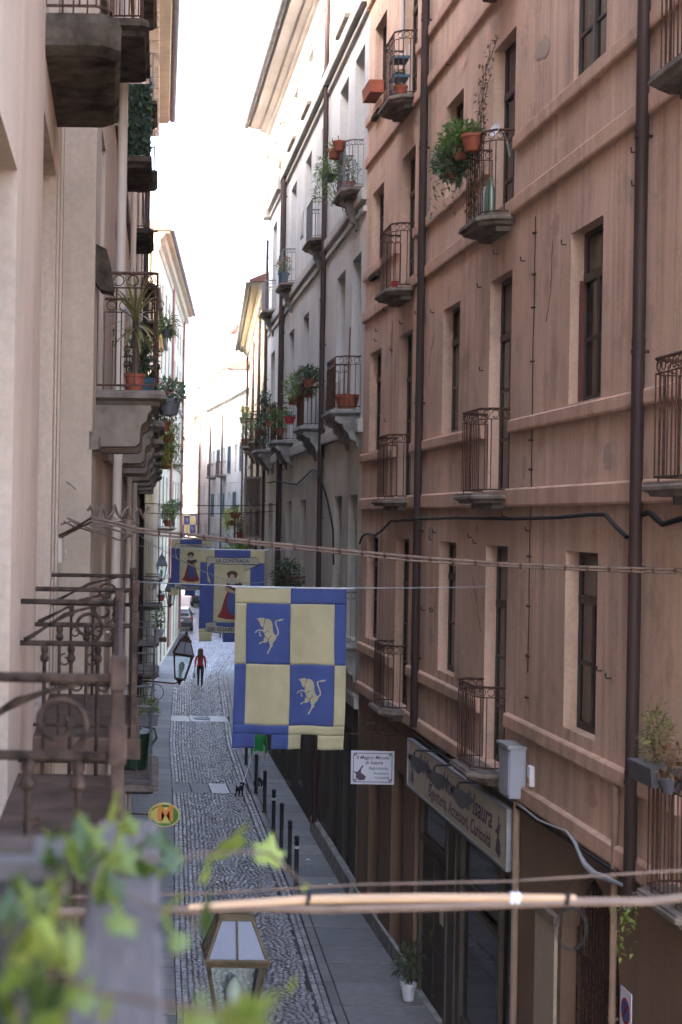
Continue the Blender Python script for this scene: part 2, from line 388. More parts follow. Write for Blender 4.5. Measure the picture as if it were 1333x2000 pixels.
def window(root, a, b, c, d, rev=.24, fm='darkwood', nz=2, nx=2, curtain=None, transom=True, sill=None, name='window', y=0.):
    y0 = y-rev-.05; y1 = y-rev; t = .055; mb = MB()
    mb.box(a,a+t,y0,y1,c,d); mb.box(b-t,b,y0,y1,c,d); mb.box(a+t,b-t,y0,y1,d-t,d); mb.box(a+t,b-t,y0,y1,c,c+t*1.4)
    zs = [c+t*1.4]; top = d-t
    if transom: zt = c+(d-c)*.73; mb.box(a+t,b-t,y0-.01,y1+.02,zt-.045,zt+.045)
    else: zt = top
    w2 = (b-a-2*t)
    xs = [a+t+w2*i/nx for i in range(nx+1)]
    for i in range(1, nx): mb.box(xs[i]-.04,xs[i]+.04,y0,y1+.012,c+t*1.4,(zt-.045 if transom else top))
    lo = c+t*1.4; hi = zt-.045 if transom else top
    cells = []
    for i in range(nx):
        xa = xs[i]+(.04 if i else .0); xb = xs[i+1]-(.04 if i < nx-1 else 0.)
        for j in range(nz):
            za = lo+(hi-lo)*j/nz; zb = lo+(hi-lo)*(j+1)/nz
            if j: mb.box(xa,xb,y0+.01,y1-.004,za-.018,za+.018)
            cells.append((xa, xb, za+(.018 if j else 0), zb-(.018 if j < nz-1 else 0)))
    if transom: cells.append((a+t, b-t, zt+.045, top))
    f = mb.build(name, M[fm], root)
    for (xa, xb, za, zb) in cells:
        MB().box(xa,xb,y-rev-.028,y-rev-.022,za,zb).build('pane', M['glass'], f)
    if curtain:
        cm = MB(); n = 14
        for i in range(n):
            u0 = lerp(a+.03,b-.03,i/n); u1 = lerp(a+.03,b-.03,(i+1)/n); q = y-rev-.13
            cm.quad((u0,q+.02*math.sin(i*1.9),c+.05),(u1,q+.02*math.sin((i+1)*1.9),c+.05),(u1,q+.02*math.sin((i+1)*1.9),d-.05),(u0,q+.02*math.sin(i*1.9),d-.05))
        cm.build('curtain', M[curtain], f)
    if sill:
        MB().bbox(a-.08,b+.08,-.1+y,.07+y,c-.07,c+.015,.006).build('sill', M[sill], f)
    return f
def course(root, x0, x1, z0, z1, out, mat, gaps=(), name='string_course'):
    cur = x0
    for (a, b) in sorted(gaps) + [(x1, x1)]:
        if a-cur > .05:
            MB().prism([(-.03,z0),(out,z0+.004),(out+.008,z0+.03),(out+.008,z1-.02),(out-.01,z1),(-.03,z1+.012)], 'x', cur, a).build(name, mat, root)
        cur = max(cur, b)
def rail_pts(a, b, out, ch, inset=.035):
    i = inset; o = out-i
    return [(a+i,0.),(a+i,o-ch),(a+i+ch,o),(b-i-ch,o),(b-i,o-ch),(b-i,0.)]
def along(path, step):
    out = []
    for i in range(len(path)-1):
        a = Vector(path[i]); b = Vector(path[i+1]); L = (b-a).length; n = max(1, round(L/step))
        for k in range(n): out.append((a.lerp(b, k/n), (b-a).normalized()))
    out.append((Vector(path[-1]), (Vector(path[-1])-Vector(path[-2])).normalized()))
    return out
def railing(parent, path, z, h, mat, step=.115, frieze=.13, br=.0075, name='railing', scrolls=True, base=.05, belly=0.):
    mb = MB(); P3 = lambda zz: [(p[0],p[1],zz) for p in path]
    mb.tube(P3(z+h), .016, 6, flat=.8); mb.tube(P3(z+base), .011, 5)
    if frieze: mb.tube(P3(z+h-frieze), .008, 5)
    for k, (p, t) in enumerate(along(path, step)):
        top = z+h-(frieze if frieze else 0)
        mb.tube([(p[0],p[1],z+(0 if k % 6 == 0 else base)),(p[0],p[1],top)], br, 5)
    if frieze and scrolls:
        r = frieze*.36
        for k, (p, t) in enumerate(along(path, frieze*1.05)[:-1]):
            c = p + t*frieze*.52; cz = z+h-frieze*.5
            pts = [(c.x+t.x*r*math.cos(q*PI/5*(1 if k % 2 else -1)), c.y+t.y*r*math.cos(q*PI/5*(1 if k % 2 else -1)), cz+r*math.sin(q*PI/5)) for q in range(10)]
            mb.tube(pts, .006, 4, closed=(k % 3 == 0))
    return mb.build(name, mat, parent)
def balcony(root, a, b, z, out=.4, ch=.12, h=1.05, th=.13, slab='slab', iron='iron', consoles=0, step=.115, frieze=.13, belly=.35, cmat=None, lip=.05, cstyle='scroll'):
    o = [(a-lip,-.02),(a-lip,out-ch),(a+ch,out+lip),(b-ch,out+lip),(b+lip,out-ch),(b+lip,-.02)]
    mb = MB(); zt = z; cx = (a+b)/2
    lay = [(1.0,0.),(1.0,-.02),(1.03,-.035),(1.03,-th*.55),(.94,-th*.72),(.90,-th)]
    rings = [[(cx+(p[0]-cx)*k, p[1]*k if p[1] > 0 else p[1], zt+dz) for p in o] for k, dz in lay]
    n = len(o); vs = [p for r in rings for p in r]
    fs = [tuple(range(n)), tuple(range(len(vs)-1, len(vs)-n-1, -1))]
    for q in range(len(rings)-1):
        for i in range(n): j = (i+1) % n; fs.append((q*n+i, (q+1)*n+i, (q+1)*n+j, q*n+j))
    mb.add(vs, fs)
    if belly:   # underside boss
        mb.prism([(a+.1,.02),(a+.14,out*belly+.05),(cx,out*.85),(b-.14,out*belly+.05),(b-.1,.02)], 'z', zt-th-.07, zt-th+.01)
    s = mb.build('balcony', M[slab], root)
    railing(s, rail_pts(a, b, out, ch), z, h, M[iron], step, frieze)
    for k in range(consoles):
        xx = lerp(a+.16, b-.16, k/(consoles-1) if consoles > 1 else .5); q = out*.92
        pr = [(-.02,-th),(q,-th),(q+.02,-th-.07),(q*.9,-th-.13),(q*.72,-th-.15),(q*.66,-th-.26),(q*.5,-th-.33),(q*.40,-th-.45),(q*.16,-th-.5),(.05,-th-.62),(-.02,-th-.64)]
        hw = .1
        if cstyle == 'step': hw = .17; pr = [(-.02,-th),(q*.95,-th),(q*.96,-th-.05),(q*.9,-th-.08),(q*.88,-th-.15),(q*.8,-th-.18),(q*.78,-th-.21),(q*.76,-th-.36),(q*.7,-th-.39),(-.02,-th-.4)]
        MB().prism([(p[0], zt+p[1]) for p in pr], 'x', xx-hw, xx+hw).build('console', M[cmat or slab], s)
    return s
def drainpipe(root, x, z0, z1, r=.06, mat='pipe', y=.1, clips=True, name='drainpipe', hooks=None):
    mb = MB(); mb.tube([(x,y,z0),(x,y,z1)], r, 12)
    z = z0+1.1; k = 0
    while z < z1 and clips:
        mb.tube([(x,y,z-.02),(x,y,z+.02)], r*1.14, 12); mb.box(x-.012,x+.012,-.02,y,z-.012,z+.012)
        mb.tube([(x,y,z+.045),(x,y,z+.12)], r*1.07, 12); z += 2.05
    return mb.build(name, M[mat], root, True)
def eave(root, x0, x1, z, over, mat, gut='gutter', soffit='white_trim', depth=7., pitch=.42, ends=True, dent=0., dmat=None):
    rf = MB()
    rf.prism([(over,z+.10),(over+.02,z+.16),(-depth,z+.16+pitch*(depth+over)),(-depth,z+.05),( -.3,z+.05),(-.3,z+.10)], 'x', x0-.15, x1+.15)
    r = rf.build('roof', M['rooftile'], root)
    c = MB()
    c.prism([(-.03,z-.75),(.05,z-.75),(.06,z-.66),(.10,z-.62),(.10,z-.5),(.06,z-.48),(.06,z-.28),(.16,z-.24),(.2,z-.16),(over*.45,z-.12),(over*.5,z-.03),(over-.1,z-.02),(over-.06,z+.10),(-.03,z+.10)], 'x', x0-.02, x1+.02)
    c.build('cornice', M[soffit], r)
    g = MB()
    pts = [(over+.10*math.cos(PI+PI*k/7)+.03, z+.13+.09*math.sin(PI+PI*k/7)) for k in range(8)]
    pts = pts + [(p[0]*1.0-(.0), p[1]) for p in []]
    pts += [(over+.03+.085*math.cos(2*PI-PI*k/7), z+.13+.075*math.sin(2*PI-PI*k/7)) for k in range(8)]
    g.prism(pts, 'x', x0-.2, x1+.2); g.build('gutter', M[gut], r)
    if dent:
        x = x0+.2; dm = None
        while x < x1-.2:
            if dm is None: dm = MB().bbox(-.07,.07,0,over*.42,z-.5,z-.22,.015).build('bracket', M[dmat or soffit], r, loc=(x,.055,0))
            else: q = link_copy(dm, r); q.location.x = x
            x += dent
    return r
def potplant(loc, label, pot='terracotta', r=.13, h=.2, leaf='leaf', rad=(.22,.22,.22), n=120, L=.09, W=.035, up=.12, group=None, cat='potted plant', name='potted_plant', droop=0., seed=0, trail=0, stem=True, box=None, extra=None):
    rnd = random.Random(seed or hash(label) % 9999 if False else (seed or len(label)*37+int(abs(loc[1])*10)))
    o = empty(name, loc, 0, label, cat, group)
    p = MB()
    if box:
        bx, by, bh = box
        p.prism([(-bx*.9,0),(bx*.9,0),(bx,bh),(bx*1.04,bh),(bx*1.04,bh+.03),(-bx*1.04,bh+.03),(-bx*1.04,bh),(-bx,bh)], 'y', -by, by); hh = bh+.03
    else:
        p.lathe([(r*.68,0),(r*.74,.01),(r*.98,h*.8),(r*1.1,h*.81),(r*1.12,h),(r*.98,h),(r*.95,h*.93),(.001,h*.92)], (0,0,0), 14); hh = h
    p.build('pot', M[pot], o, True)
    f = MB(); c = (0,0,hh+up+rad[2]*.4)
    f.foliage(c, rad, n, L, W, rnd, droop)
    for k in range(trail):
        x = rnd.uniform(-rad[0],rad[0]); y = rnd.uniform(-rad[1],rad[1])*.9; z = hh+.05; 
        for q in range(rnd.randint(8, 16)):
            z -= rnd.uniform(.03,.06); x += rnd.gauss(0,.015); y += rnd.gauss(0,.015)
            f.leaf((x,y,z), (rnd.gauss(0,1),rnd.gauss(0,1),-.6), (0,0,1), L, W)
    f.build('foliage', M[leaf], o)
    if extra:
        g = MB(); g.foliage((0,0,c[2]+rad[2]*.5), (rad[0]*.8,rad[1]*.8,rad[2]*.6), extra[1], L*.5, L*.45, rnd); g.build('blossom', M[extra[0]], o)
    if stem:
        s = MB()
        for k in range(4): s.tube([(0,0,hh-.03),(rnd.uniform(-.5,.5)*rad[0],rnd.uniform(-.5,.5)*rad[1],c[2])], [.01,.005], 5)
        s.build('stem', M['bark'], o)
    return o
def textmesh(body, size, shear=0., bold=0., spacing=1.):
    cu = bpy.data.curves.new('lettering', 'FONT'); cu.body = body; cu.size = size; cu.shear = shear; cu.offset = bold
    cu.align_x = 'CENTER'; cu.align_y = 'CENTER'; cu.space_character = spacing; cu.resolution_u = 3; cu.extrude = .0012
    ob = bpy.data.objects.new('lettering', cu); COL.objects.link(ob)
    bpy.context.view_layer.update()
    me = bpy.data.meshes.new_from_object(ob.evaluated_get(bpy.context.evaluated_depsgraph_get()))
    bpy.data.objects.remove(ob); bpy.data.curves.remove(cu); return me
def lettering(body, size, mat, parent, origin, right, up, shear=0., bold=0., width=None, fn=None):
    me = textmesh(body, size, shear, bold)
    xs = [v.co.x for v in me.vertices]; k = 1.
    if width and xs: k = width/max(1e-6, max(xs)-min(xs))
    r = Vector(right).normalized(); u = Vector(up).normalized(); n = r.cross(u); o = Vector(origin)
    for v in me.vertices:
        q = o + r*v.co.x*k + u*v.co.y*(k if width and k < 1 else 1) + n*v.co.z
        v.co = fn(q) if fn else q
    me.materials.clear(); me.materials.append(mat)
    ob = bpy.data.objects.new('lettering', me); COL.objects.link(ob); ob.parent = parent
    return ob

# ------------------------------------------------------------------ ground, road, pavements
GZ = 0.0
def interp(tab, y):
    for (y0, x0), (y1, x1) in zip(tab, tab[1:]):
        if y <= y1: return x0 + (x1-x0)*(y-y0)/(y1-y0)
    return tab[-1][1]
LB = [(-10,-.7),(14.6,-.38),(14.61,-.08),(54,1.4),(74,2.5),(105,5.35),(105.01,4.3),(160,6.4),(260,12)]       # left facade line
RB = [(-10,5.2),(31.9,5.2),(54.6,5.62),(78.3,7.18),(100,10.5),(130,8.9),(152,9.4),(176,10.2),(260,14)]
LK = [(-10,.55),(14,.75),(24,1.27),(28,1.42),(40.5,2.0),(54,2.46),(73.5,3.5),(104,5.9),(107,4.55),(160,6.9),(260,12.6)]  # left kerb
RK = [(-10,3.6),(24,3.69),(31,3.98),(44,4.28),(54,4.62),(78,6.1),(100,9.2),(130,8.5),(152,9.0),(176,9.8),(260,13.4)]
MB().quad((-150,-100,-.09),(200,-100,-.09),(200,420,-.09),(-150,420,-.09)).build('ground', M['groundmat']); tag(bpy.data.objects['ground'], 'wide flat stone ground under the town', None, None, 'structure')
def strip(name, ta, tb, z, y0, y1, mat, step=2., da=0., db=0., thick=.1):
    mb = MB(); ys = []; y = y0
    while y < y1: ys.append(y); y += step
    ys.append(y1); vs = []
    for y in ys: vs += [(interp(ta,y)+da,y,z-thick),(interp(ta,y)+da,y,z),(interp(tb,y)+db,y,z),(interp(tb,y)+db,y,z-thick)]
    fs = []
    for i in range(len(ys)-1):
        k = i*4
        for a, b in ((0,1),(1,2),(2,3)): fs.append((k+a,k+4+a,k+4+b,k+b))
    mb.add(vs, fs); return mb.build(name, mat)
road = strip('road', LK, RK, -.02, -8, 101, M['mortar']); tag(road, 'narrow street paved with grey stone setts in arcs', None, None, 'structure')
road2 = strip('road', LK, RK, 0., 101, 250, M['roadfar']); tag(road2, 'far stretch of the stone street beyond the parked cars', None, None, 'structure')
pavR = strip('right_pavement', RK, RB, .02, -8, 240, M['mortar'], db=.3); tag(pavR, 'grey flagstone pavement with black bollards along its kerb', None, None, 'structure')
pavL = strip('left_pavement', LB, LK, .02, -8, 240, M['mortar'], da=-.3); tag(pavL, 'narrow flagstone pavement under the balconies', None, None, 'structure')
def slab_quad(pts, z0, z1, b=.012):
    c = Vector((sum(p[0] for p in pts)/4, sum(p[1] for p in pts)/4))
    inn = []
    for p in pts:
        q = Vector(p)-c; inn.append((c.x+q.x*(1-b/max(.05,abs(q.x))), c.y+q.y*(1-b/max(.05,abs(q.y)))))
    vs = [(p[0],p[1],z0) for p in pts]+[(p[0],p[1],z1-b*.7) for p in pts]+[(p[0],p[1],z1) for p in inn]
    fs = [(8,9,10,11)]
    for k in (0,4):
        for i in range(4): j=(i+1)%4; fs.append((k+i,k+j,k+4+j,k+4+i))
    return MB().add(vs, fs)
rs = random.Random(3)
y = 14.
while y < 86:                                                     # right pavement: one slab deep, with a kerb stone
    L = rs.uniform(.85,1.3) if y < 60 else 2.4; g = .012; y1 = y+L
    ka, kb = interp(RK,y+g), interp(RK,y1-g); ba, bb = interp(RB,y+g)+.02, interp(RB,y1-g)+.02
    sk = rs.uniform(-.02,.02)
    slab_quad([(ka+.17,y+g+sk),(ba,y+g),(bb,y1-g),(kb+.17,y1-g+sk)], .0, .055+rs.uniform(-.004,.004)).build('paving_slab', M['flag'], pavR)
    slab_quad([(ka+.0,y+g),(ka+.155,y+g),(kb+.155,y1-g),(kb,y1-g)], -.03, .058+rs.uniform(-.004,.004)).build('kerb_stone', M['flag'], pavR)
    y = y1
y = 14.65
while y < 86:
    L = rs.uniform(.9,1.4) if y < 60 else 2.4; g = .012; y1 = y+L
    la, lb = interp(LB,y+g)-.02, interp(LB,y1-g)-.02; ka, kb = interp(LK,y+g), interp(LK,y1-g)
    slab_quad([(la,y+g),(ka,y+g),(kb,y1-g),(lb,y1-g)], .0, .05+rs.uniform(-.004,.004)).build('paving_slab', M['flag'], pavL)
    y = y1
# setts: shared shapes for the nearest 300, the rest one mesh
def sett_shape(w, l, rnd):
    j = lambda s: rnd.uniform(-s, s)
    b = [(-w/2+j(.006),-l/2+j(.006)),(w/2+j(.006),-l/2+j(.006)),(w/2+j(.006),l/2+j(.006)),(-w/2+j(.006),l/2+j(.006))]
    tz = [.016+j(.007) for _ in range(4)]
    vs = [(p[0],p[1],-.03) for p in b]+[(p[0]*.96,p[1]*.96,-.001) for p in b]+[(b[i][0]*.66,b[i][1]*.66,tz[i]) for i in range(4)]
    fs = [(8,9,10,11)]
    for k in (0,4):
        for i in range(4): q=(i+1)%4; fs.append((k+i,k+q,k+4+q,k+4+i))
    return vs, fs
shapes = [sett_shape(.1, .1, rs) for _ in range(24)]
smesh = []
for vs, fs in shapes:
    me = bpy.data.meshes.new('cobble'); me.from_pydata(vs, [], fs); me.update(); me.materials.append(M['sett']); smesh.append(me)
BANDS = [(44.35,45.95),(59.9,61.6)]
spots = []
y = 23.0
while y < 101:
    lk, rk = interp(LK,y), interp(RK,y); rl = .105
    # two straight gutter rows on either side
    for side in (0, 1):
        for q in range(2):
            x = (lk+.055+.105*q) if side == 0 else (rk-.055-.105*q)
            yy = y+rs.uniform(-.01,.01)+.05*q
            spots.append((x, yy, .10, rl*.98, rs.uniform(-.05,.05)))
    x = lk+.212
    while x < rk-.30:
        wd = rs.uniform(.082,.108); u = (x-lk)/(rk-lk)
        ph = (u*3) % 1.0; arc = .30*(1-(2*ph-1)**2); slope = -.30*4*(2*ph-1)*3/(rk-lk)
        spots.append((x+wd/2, y+arc-.15, wd-.012, rl-.010+rs.uniform(-.012,.008), math.atan(slope*.55)+rs.uniform(-.08,.08)))
        x += wd
    y += rl
spots = [s for s in spots if not any(a-.02 < s[1] < b+.02 for a, b in BANDS)]
spots.sort(key=lambda s: s[1])
vis = [s for s in spots if s[1] > 23.75]
near = vis[:300]; nearset = set(id(s) for s in near)
for k, s in enumerate(near):
    o = bpy.data.objects.new('cobble', smesh[k % 24]); COL.objects.link(o); o.parent = road
    o.location = (s[0], s[1], rs.uniform(-.005,.005)); o.scale = (s[2]/.1, s[3]/.1, 1); o.rotation_euler = (rs.uniform(-.04,.04), rs.uniform(-.04,.04), s[4])
mb = MB()
for k, s in enumerate(spots):
    if id(s) in nearset: continue
    vs, fs = shapes[k % 24]; ca, sa = math.cos(s[4]), math.sin(s[4]); a, b = s[2]/.1, s[3]/.1; dz = rs.uniform(-.005,.005); tx = rs.uniform(-.05,.05); ty = rs.uniform(-.05,.05)
    mb.add([(s[0]+v[0]*a*ca-v[1]*b*sa, s[1]+v[0]*a*sa+v[1]*b*ca, v[2]+dz+(v[0]*tx+v[1]*ty)) for v in vs], fs)
tag(mb.build('cobbles', M['sett'], road), None, None, None, 'stuff')
# slab bands across the street
for (a, b), mt, n in ((BANDS[0], 'flag', 4), (BANDS[1], 'flagpale', 3)):
    lk, rk = interp(LK,a)+.02, interp(RK,a)-.02
    for i in range(n):
        xa = lerp(lk,rk,i/n)+.01; xb = lerp(lk,rk,(i+1)/n)-.01
        slab_quad([(xa,a+.01),(xb,a+.01),(xb,b-.01),(xa,b-.01)], -.04, .008+.003*i).build('crossing_slab', M[mt if not (mt == 'flag' and i == 2) else 'flagpale'], road)
for (x, yy, rr) in ((4.0,60.7,.32),):
    m2 = MB(); m2.lathe([(rr,0),(rr,.018),(rr*.92,.022),(rr*.9,.018),(.001,.018)], (x,yy,.012), 20); m2.build('manhole_cover', M['irongrey'], road, True)

# ------------------------------------------------------------------ salmon building on the right
r1, L1n = facade('apartment_building', (5.2,6.), (5.2,31.9), 'salmon plaster apartment building with shop signs and small iron balconies')
cA, cB, cC, cD, cE, cZ = (10.75,11.9), (14.45,15.6), (17.4,18.55), (20.95,22.15), (23.95,25.2), (7.0,8.15)
FL = [(5.34,4.42,7.30), (8.93,7.97,10.83), (12.5,11.52,13.93), (15.57,14.75,17.14)]
ops = []
for k, (zw, zd, zt) in enumerate(FL):
    for c in (cA, cC, cE):
        ops.append((c[0], c[1], zw, zt, .05 if (k >= 2 and c is cA) else .15))
    for c in (cB, cD, cZ): ops.append((c[0], c[1], zd, zt, .15))
wall(r1, 0, L1n, 4.2, 20.5, ops, M['salmon'])
gops = [(14.0,20.1,.02,3.28,.12), (21.1,22.2,.15,3.3,.2), (23.4,24.55,.15,3.3,.2), (2.5,6.,.02,3.2,.4)]
AR = (9.85,11.85)
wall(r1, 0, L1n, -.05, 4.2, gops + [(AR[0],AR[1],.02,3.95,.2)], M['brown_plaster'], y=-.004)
sp = MB(); rad = (AR[1]-AR[0])/2; acx = sum(AR)/2; N = 16       # arch head filling of the doorway
for i in range(N):
    a0 = PI*i/N; a1 = PI*(i+1)/N
    p0 = (acx+rad*math.cos(a0), 2.93+rad*math.sin(a0)); p1 = (acx+rad*math.cos(a1), 2.93+rad*math.sin(a1))
    sp.quad((p0[0],-.005,p0[1]),(p0[0],-.005,3.96),(p1[0],-.005,3.96),(p1[0],-.005,p1[1]))
    sp.quad((p0[0],-.005,p0[1]),(p1[0],-.005,p1[1]),(p1[0],-.27,p1[1]),(p0[0],-.27,p0[1]))
sp.build('archway', M['brown_plaster'], r1)
shell(r1, 0, L1n, 20.5, 9., M['salmon'])
eave(r1, 0, L1n, 20.5, .7, 'salmon_trim', soffit='salmon_trim')
dg = [(c[0]-.14, c[1]+.14) for c in (cB, cD, cZ)]
for (a, b, gp) in ((4.21,4.42,()), (5.02,5.2,dg), (7.80,8.03,()), (8.73,8.9,dg), (11.5,11.71,()), (12.31,12.49,dg), (14.56,14.76,()), (15.38,15.56,dg), (17.75,17.95,())):
    course(r1, 0, L1n-.01, a, b, .055, M['salmon_trim'], [g for g in gp if not (a > 8 and False)])
for k, (zw, zd, zt) in enumerate(FL):
    for c in (cA, cC, cE):
        fl = .05 if (k >= 2 and c is cA) else .15
        window(r1, c[0], c[1], zw, zt, fl, 'darkwood', 3 if k == 2 else 2, 2, 'curtain' if (k == 2 or (c is cC and k == 1)) else ('greycurtain' if (c is cA and k == 1) or (c is cE) else None), transom=(k < 2), sill=None)
    for c in (cB, cD, cZ):
        window(r1, c[0], c[1], zd, zt, .15, 'darkwood', 3, 2, 'curtain' if (c is cB and k in (1, 2)) else ('greycurtain' if c is cD else None), name='balcony_door')
for (c, z, st) in ((cB,4.42,.1),(cD,4.42,.1),(cB,7.97,.1),(cD,7.97,.1),(cB,11.52,.1),(cD,11.52,.11),(cD,14.75,.11),(cB,14.75,.11),(cZ,7.97,.1),(cZ,4.42,.1),(cZ,11.52,.1)):
    balcony(r1, c[0]-.04, c[1]+.04, z, .40, .13, 1.08, .12, 'slab', 'iron', step=st)
for z in (12.2,15.28): MB().box(24.2,24.95,.0,.10,z,z+.08).build('ledge', M['slabdark'], r1)
# shop front under the long sign
y0 = -.12
f = MB()
for x in (14.03,14.72,16.95,17.32,17.9,19.85): f.box(x,x+.10,y0-.02,y0+.08,.02,3.27)
f.box(14.13,20.08,y0-.015,y0+.075,3.12,3.26); f.box(14.82,16.95,y0-.015,y0+.07,2.42,2.54); f.box(14.82,16.95,y0-.015,y0+.07,2.2,2.27); f.box(18.0,19.85,y0-.015,y0+.07,2.5,2.6)
f.box(14.13,14.72,y0-.015,y0+.06,.02,.5); f.box(14.82,16.95,y0-.015,y0+.06,.02,.55); f.box(17.05,17.32,y0-.012,y0+.055,.02,3.12); f.box(17.42,17.9,y0-.012,y0+.055,.02,3.12)
sf = f.build('shop_front', M['shopframe'], r1)
for (a, b, c, d) in ((14.82,16.95,.55,2.2),(14.82,16.95,2.54,3.12),(18.0,19.85,2.6,3.12),(14.13,14.72,.5,3.12)):
    MB().box(a,b,y0+.01,y0+.018,c,d).build('pane', M['glass'], sf)
MB().box(13.98,20.12,-.44,.0,-.05,.075).build('threshold', M['slabgrey'], r1); MB().box(9.83,11.87,-.7,.0,-.05,.07).build('threshold', M['slabgrey'], r1)
dr = MB(); dr.box(18.02,19.83,y0-.03,y0+.02,.03,2.49); dr.box(18.1,18.85,y0+.02,y0+.04,.2,1.0); dr.box(18.95,19.75,y0+.02,y0+.04,.2,1.0); dr.box(18.1,18.85,y0+.02,y0+.04,1.15,2.35); dr.box(18.95,19.75,y0+.02,y0+.04,1.15,2.35)
dr = dr.build('shop_door', M['shopwood'], r1)
MB().box(18.2,18.45,y0+.042,y0+.05,1.5,1.85).build('notice', M['signface'], dr); MB().tube([(18.9,y0+.05,1.0),(18.9,y0+.09,1.05),(18.9,y0+.09,1.25),(18.9,y0+.05,1.3)], .012, 6).build('handle', M['brass'], dr)
d2 = MB(); d2.box(21.1,22.2,-.26,-.21,.15,3.3); 
for q in range(5): d2.box(21.15+.21*q,21.33+.21*q,-.21,-.195,.2,3.2)
d2.build('shutter_door', M['shopwood'], r1)
d3 = MB(); d3.box(23.4,24.55,-.26,-.21,.15,3.3); d3 = d3.build('shop_door', M['shopwood'], r1)
MB().box(23.6,24.0,-.205,-.195,.6,3.0).build('panel', plain('pale_green_panel', (.42,.46,.30), .5), d3)
MB().box(20.5,L1n-.02,-.02,.05,.04,.34).build('plinth', M['slabgrey'], r1)
MB().box(11.98,12.78,-.02,.035,.05,3.15).build('pilaster', M['cream'], r1); MB().bbox(11.93,12.83,-.02,.075,.05,.5,.01).build('pilaster_base', M['slabpale'], r1); MB().bbox(11.93,12.83,-.02,.06,3.1,3.22,.01).build('pilaster_cap', M['slabpale'], r1)
gt = MB()
for k in range(17): gt.tube([(9.95+.112*k,-.16,.03),(9.95+.112*k,-.16,2.9+math.sqrt(max(0,.93**2-(9.95+.112*k-acx)**2)))], .013, 5)
for z in (.3,1.5,2.9): gt.box(9.87,11.83,-.175,-.145,z-.02,z+.02)
gt.build('gate', M['iron'], r1)
MB().box(9.84,11.86,-.27,-.22,.03,3.94).build('dark_backing', M['interior'], r1)  # near-black backing stands in for the unlit interior behind the gate
drainpipe(r1, 19.8, 4.3, 20.4, .065); drainpipe(r1, 9.29, 4.05, 20.4, .062)
drainpipe(r1, 13.62, .2, 4.2, .045, 'pinkpipe', .05, name='conduit_pipe'); drainpipe(r1, 9.93, 1.6, 5.0, .035, 'pinkpipe', .04, name='conduit_pipe')
ck = MB(); rr = random.Random(4); pts = [(13.38+rr.uniform(-.015,.015), .004, 11.3-.25*i) for i in range(23)]
ck.tube(pts, .007, 4)
for z in (11.1,10.6,10.2,9.55,8.6,8.25,7.2,6.6,6.0,5.5): ck.tube([(13.33,.0,z),(13.38,.035,z),(13.45,.0,z+.01)], .012, 4)
ck.build('old_wire', M['pipe'], r1)
MB().box(cA[1]-.05,cA[1]-.004,-.16,-.10,8.95,10.3).build('painted_strip', M['redwood'], r1)
hk = MB()
for k in range(34):
    x = rr.uniform(9.6,25); z = rr.choice((11.3,7.55,10.9,14.3,9.6,6.3))+rr.uniform(-.3,.25)
    if any(o[0]-.15 < x < o[1]+.15 and o[2]-.1 < z < o[3]+.1 for o in ops): continue
    hk.tube([(x,-.01,z),(x,.05,z),(x,.055,z+.05)], .009, 4)
hk.build('wall_hooks', M['pipe'], r1)
pm = [plaster('repair_plaster_pale', (.66,.46,.345), (.3,.2,.15), .3, .3), plaster('repair_plaster_dull', (.50,.335,.245), (.2,.14,.1), .4, .5), plaster('repair_plaster_grey', (.44,.345,.28), (.2,.15,.12), .3, .4)]
rr = random.Random(21); made = 0
while made < 22:
    x = rr.uniform(9.9,25.2); z = rr.choice((4.7,6.2,7.6,8.4,9.8,10.9,11.9,13.2,14.2,15.1))+rr.uniform(-.15,.2); wx = rr.uniform(.12,.42); wz = rr.uniform(.06,.2)
    if any(o[0]-.1 < x+wx and x-wx < o[1]+.1 and o[2]-.1 < z+wz and z-wz < o[3]+.1 for o in ops): continue
    if any(a-.03 < z+wz and z-wz < b+.03 for a, b in ((4.2,4.43),(5,5.22),(7.78,8.05),(8.7,8.92),(11.48,11.73),(12.3,12.5),(14.54,14.78),(15.36,15.58))): continue
    n = 13; q = MB(); pts = []
    for i in range(n): a = 2*PI*i/n; k = rr.uniform(.6,1.1); pts.append((x+wx*k*math.cos(a), .0025+.0003*made, z+wz*k*math.sin(a)))
    q.poly(pts[::-1]); q.build('plaster_patch', pm[made % 3], r1); made += 1
for (x, z, n, sl) in ((12.6,10.9,14,.02),(16.4,6.9,12,-.03),(19.2,10.6,10,.03),(22.8,11.2,9,.02),(16.2,13.6,10,-.02)):
    pts = [(x, .003, z)]
    for i in range(n): pts.append((pts[-1][0]+rr.uniform(-.05,.05)+sl, .003, pts[-1][2]-rr.uniform(.04,.1)))
    MB().tube(pts, [.001]+[rr.uniform(.002,.005) for _ in range(n)], 4).build('crack', M['pipe'], r1)
# pale grey building beyond
r2, L2n = facade('apartment_building', (5.2,31.9), (5.62,54.6), 'pale grey stucco building with carved consoles and deep overhanging eaves')
dA, dB, dC, dD, dE, dG, dF = (.6,1.95),(3.0,4.4),(6.5,7.9),(10.1,11.5),(13.85,15.3),(17.0,18.3),(19.95,21.35)
lo, hi = [], []
for c in (dA,dB,dC,dD,dE,dG,dF): lo.append((c[0],c[1],5.15,8.13))
for c in (dA,dC,dE,dF): hi += [(c[0],c[1],9.86,13.05),(c[0],c[1],14.36,17.25)]
for c in (dB,dD,dG): hi += [(c[0],c[1],10.7,13.05),(c[0],c[1],15.3,17.25)]
for c in (dA,dC,dD,dF): hi.append((c[0],c[1],18.55,20.0))
hi.append((dE[0],dE[1],18.55,20.0))
wall(r2, 0, L2n, 9.4, 20.85, hi, M['white'], .2); wall(r2, 0, L2n, 3.9, 9.4, lo, M['grey'], .3, y=-.003)
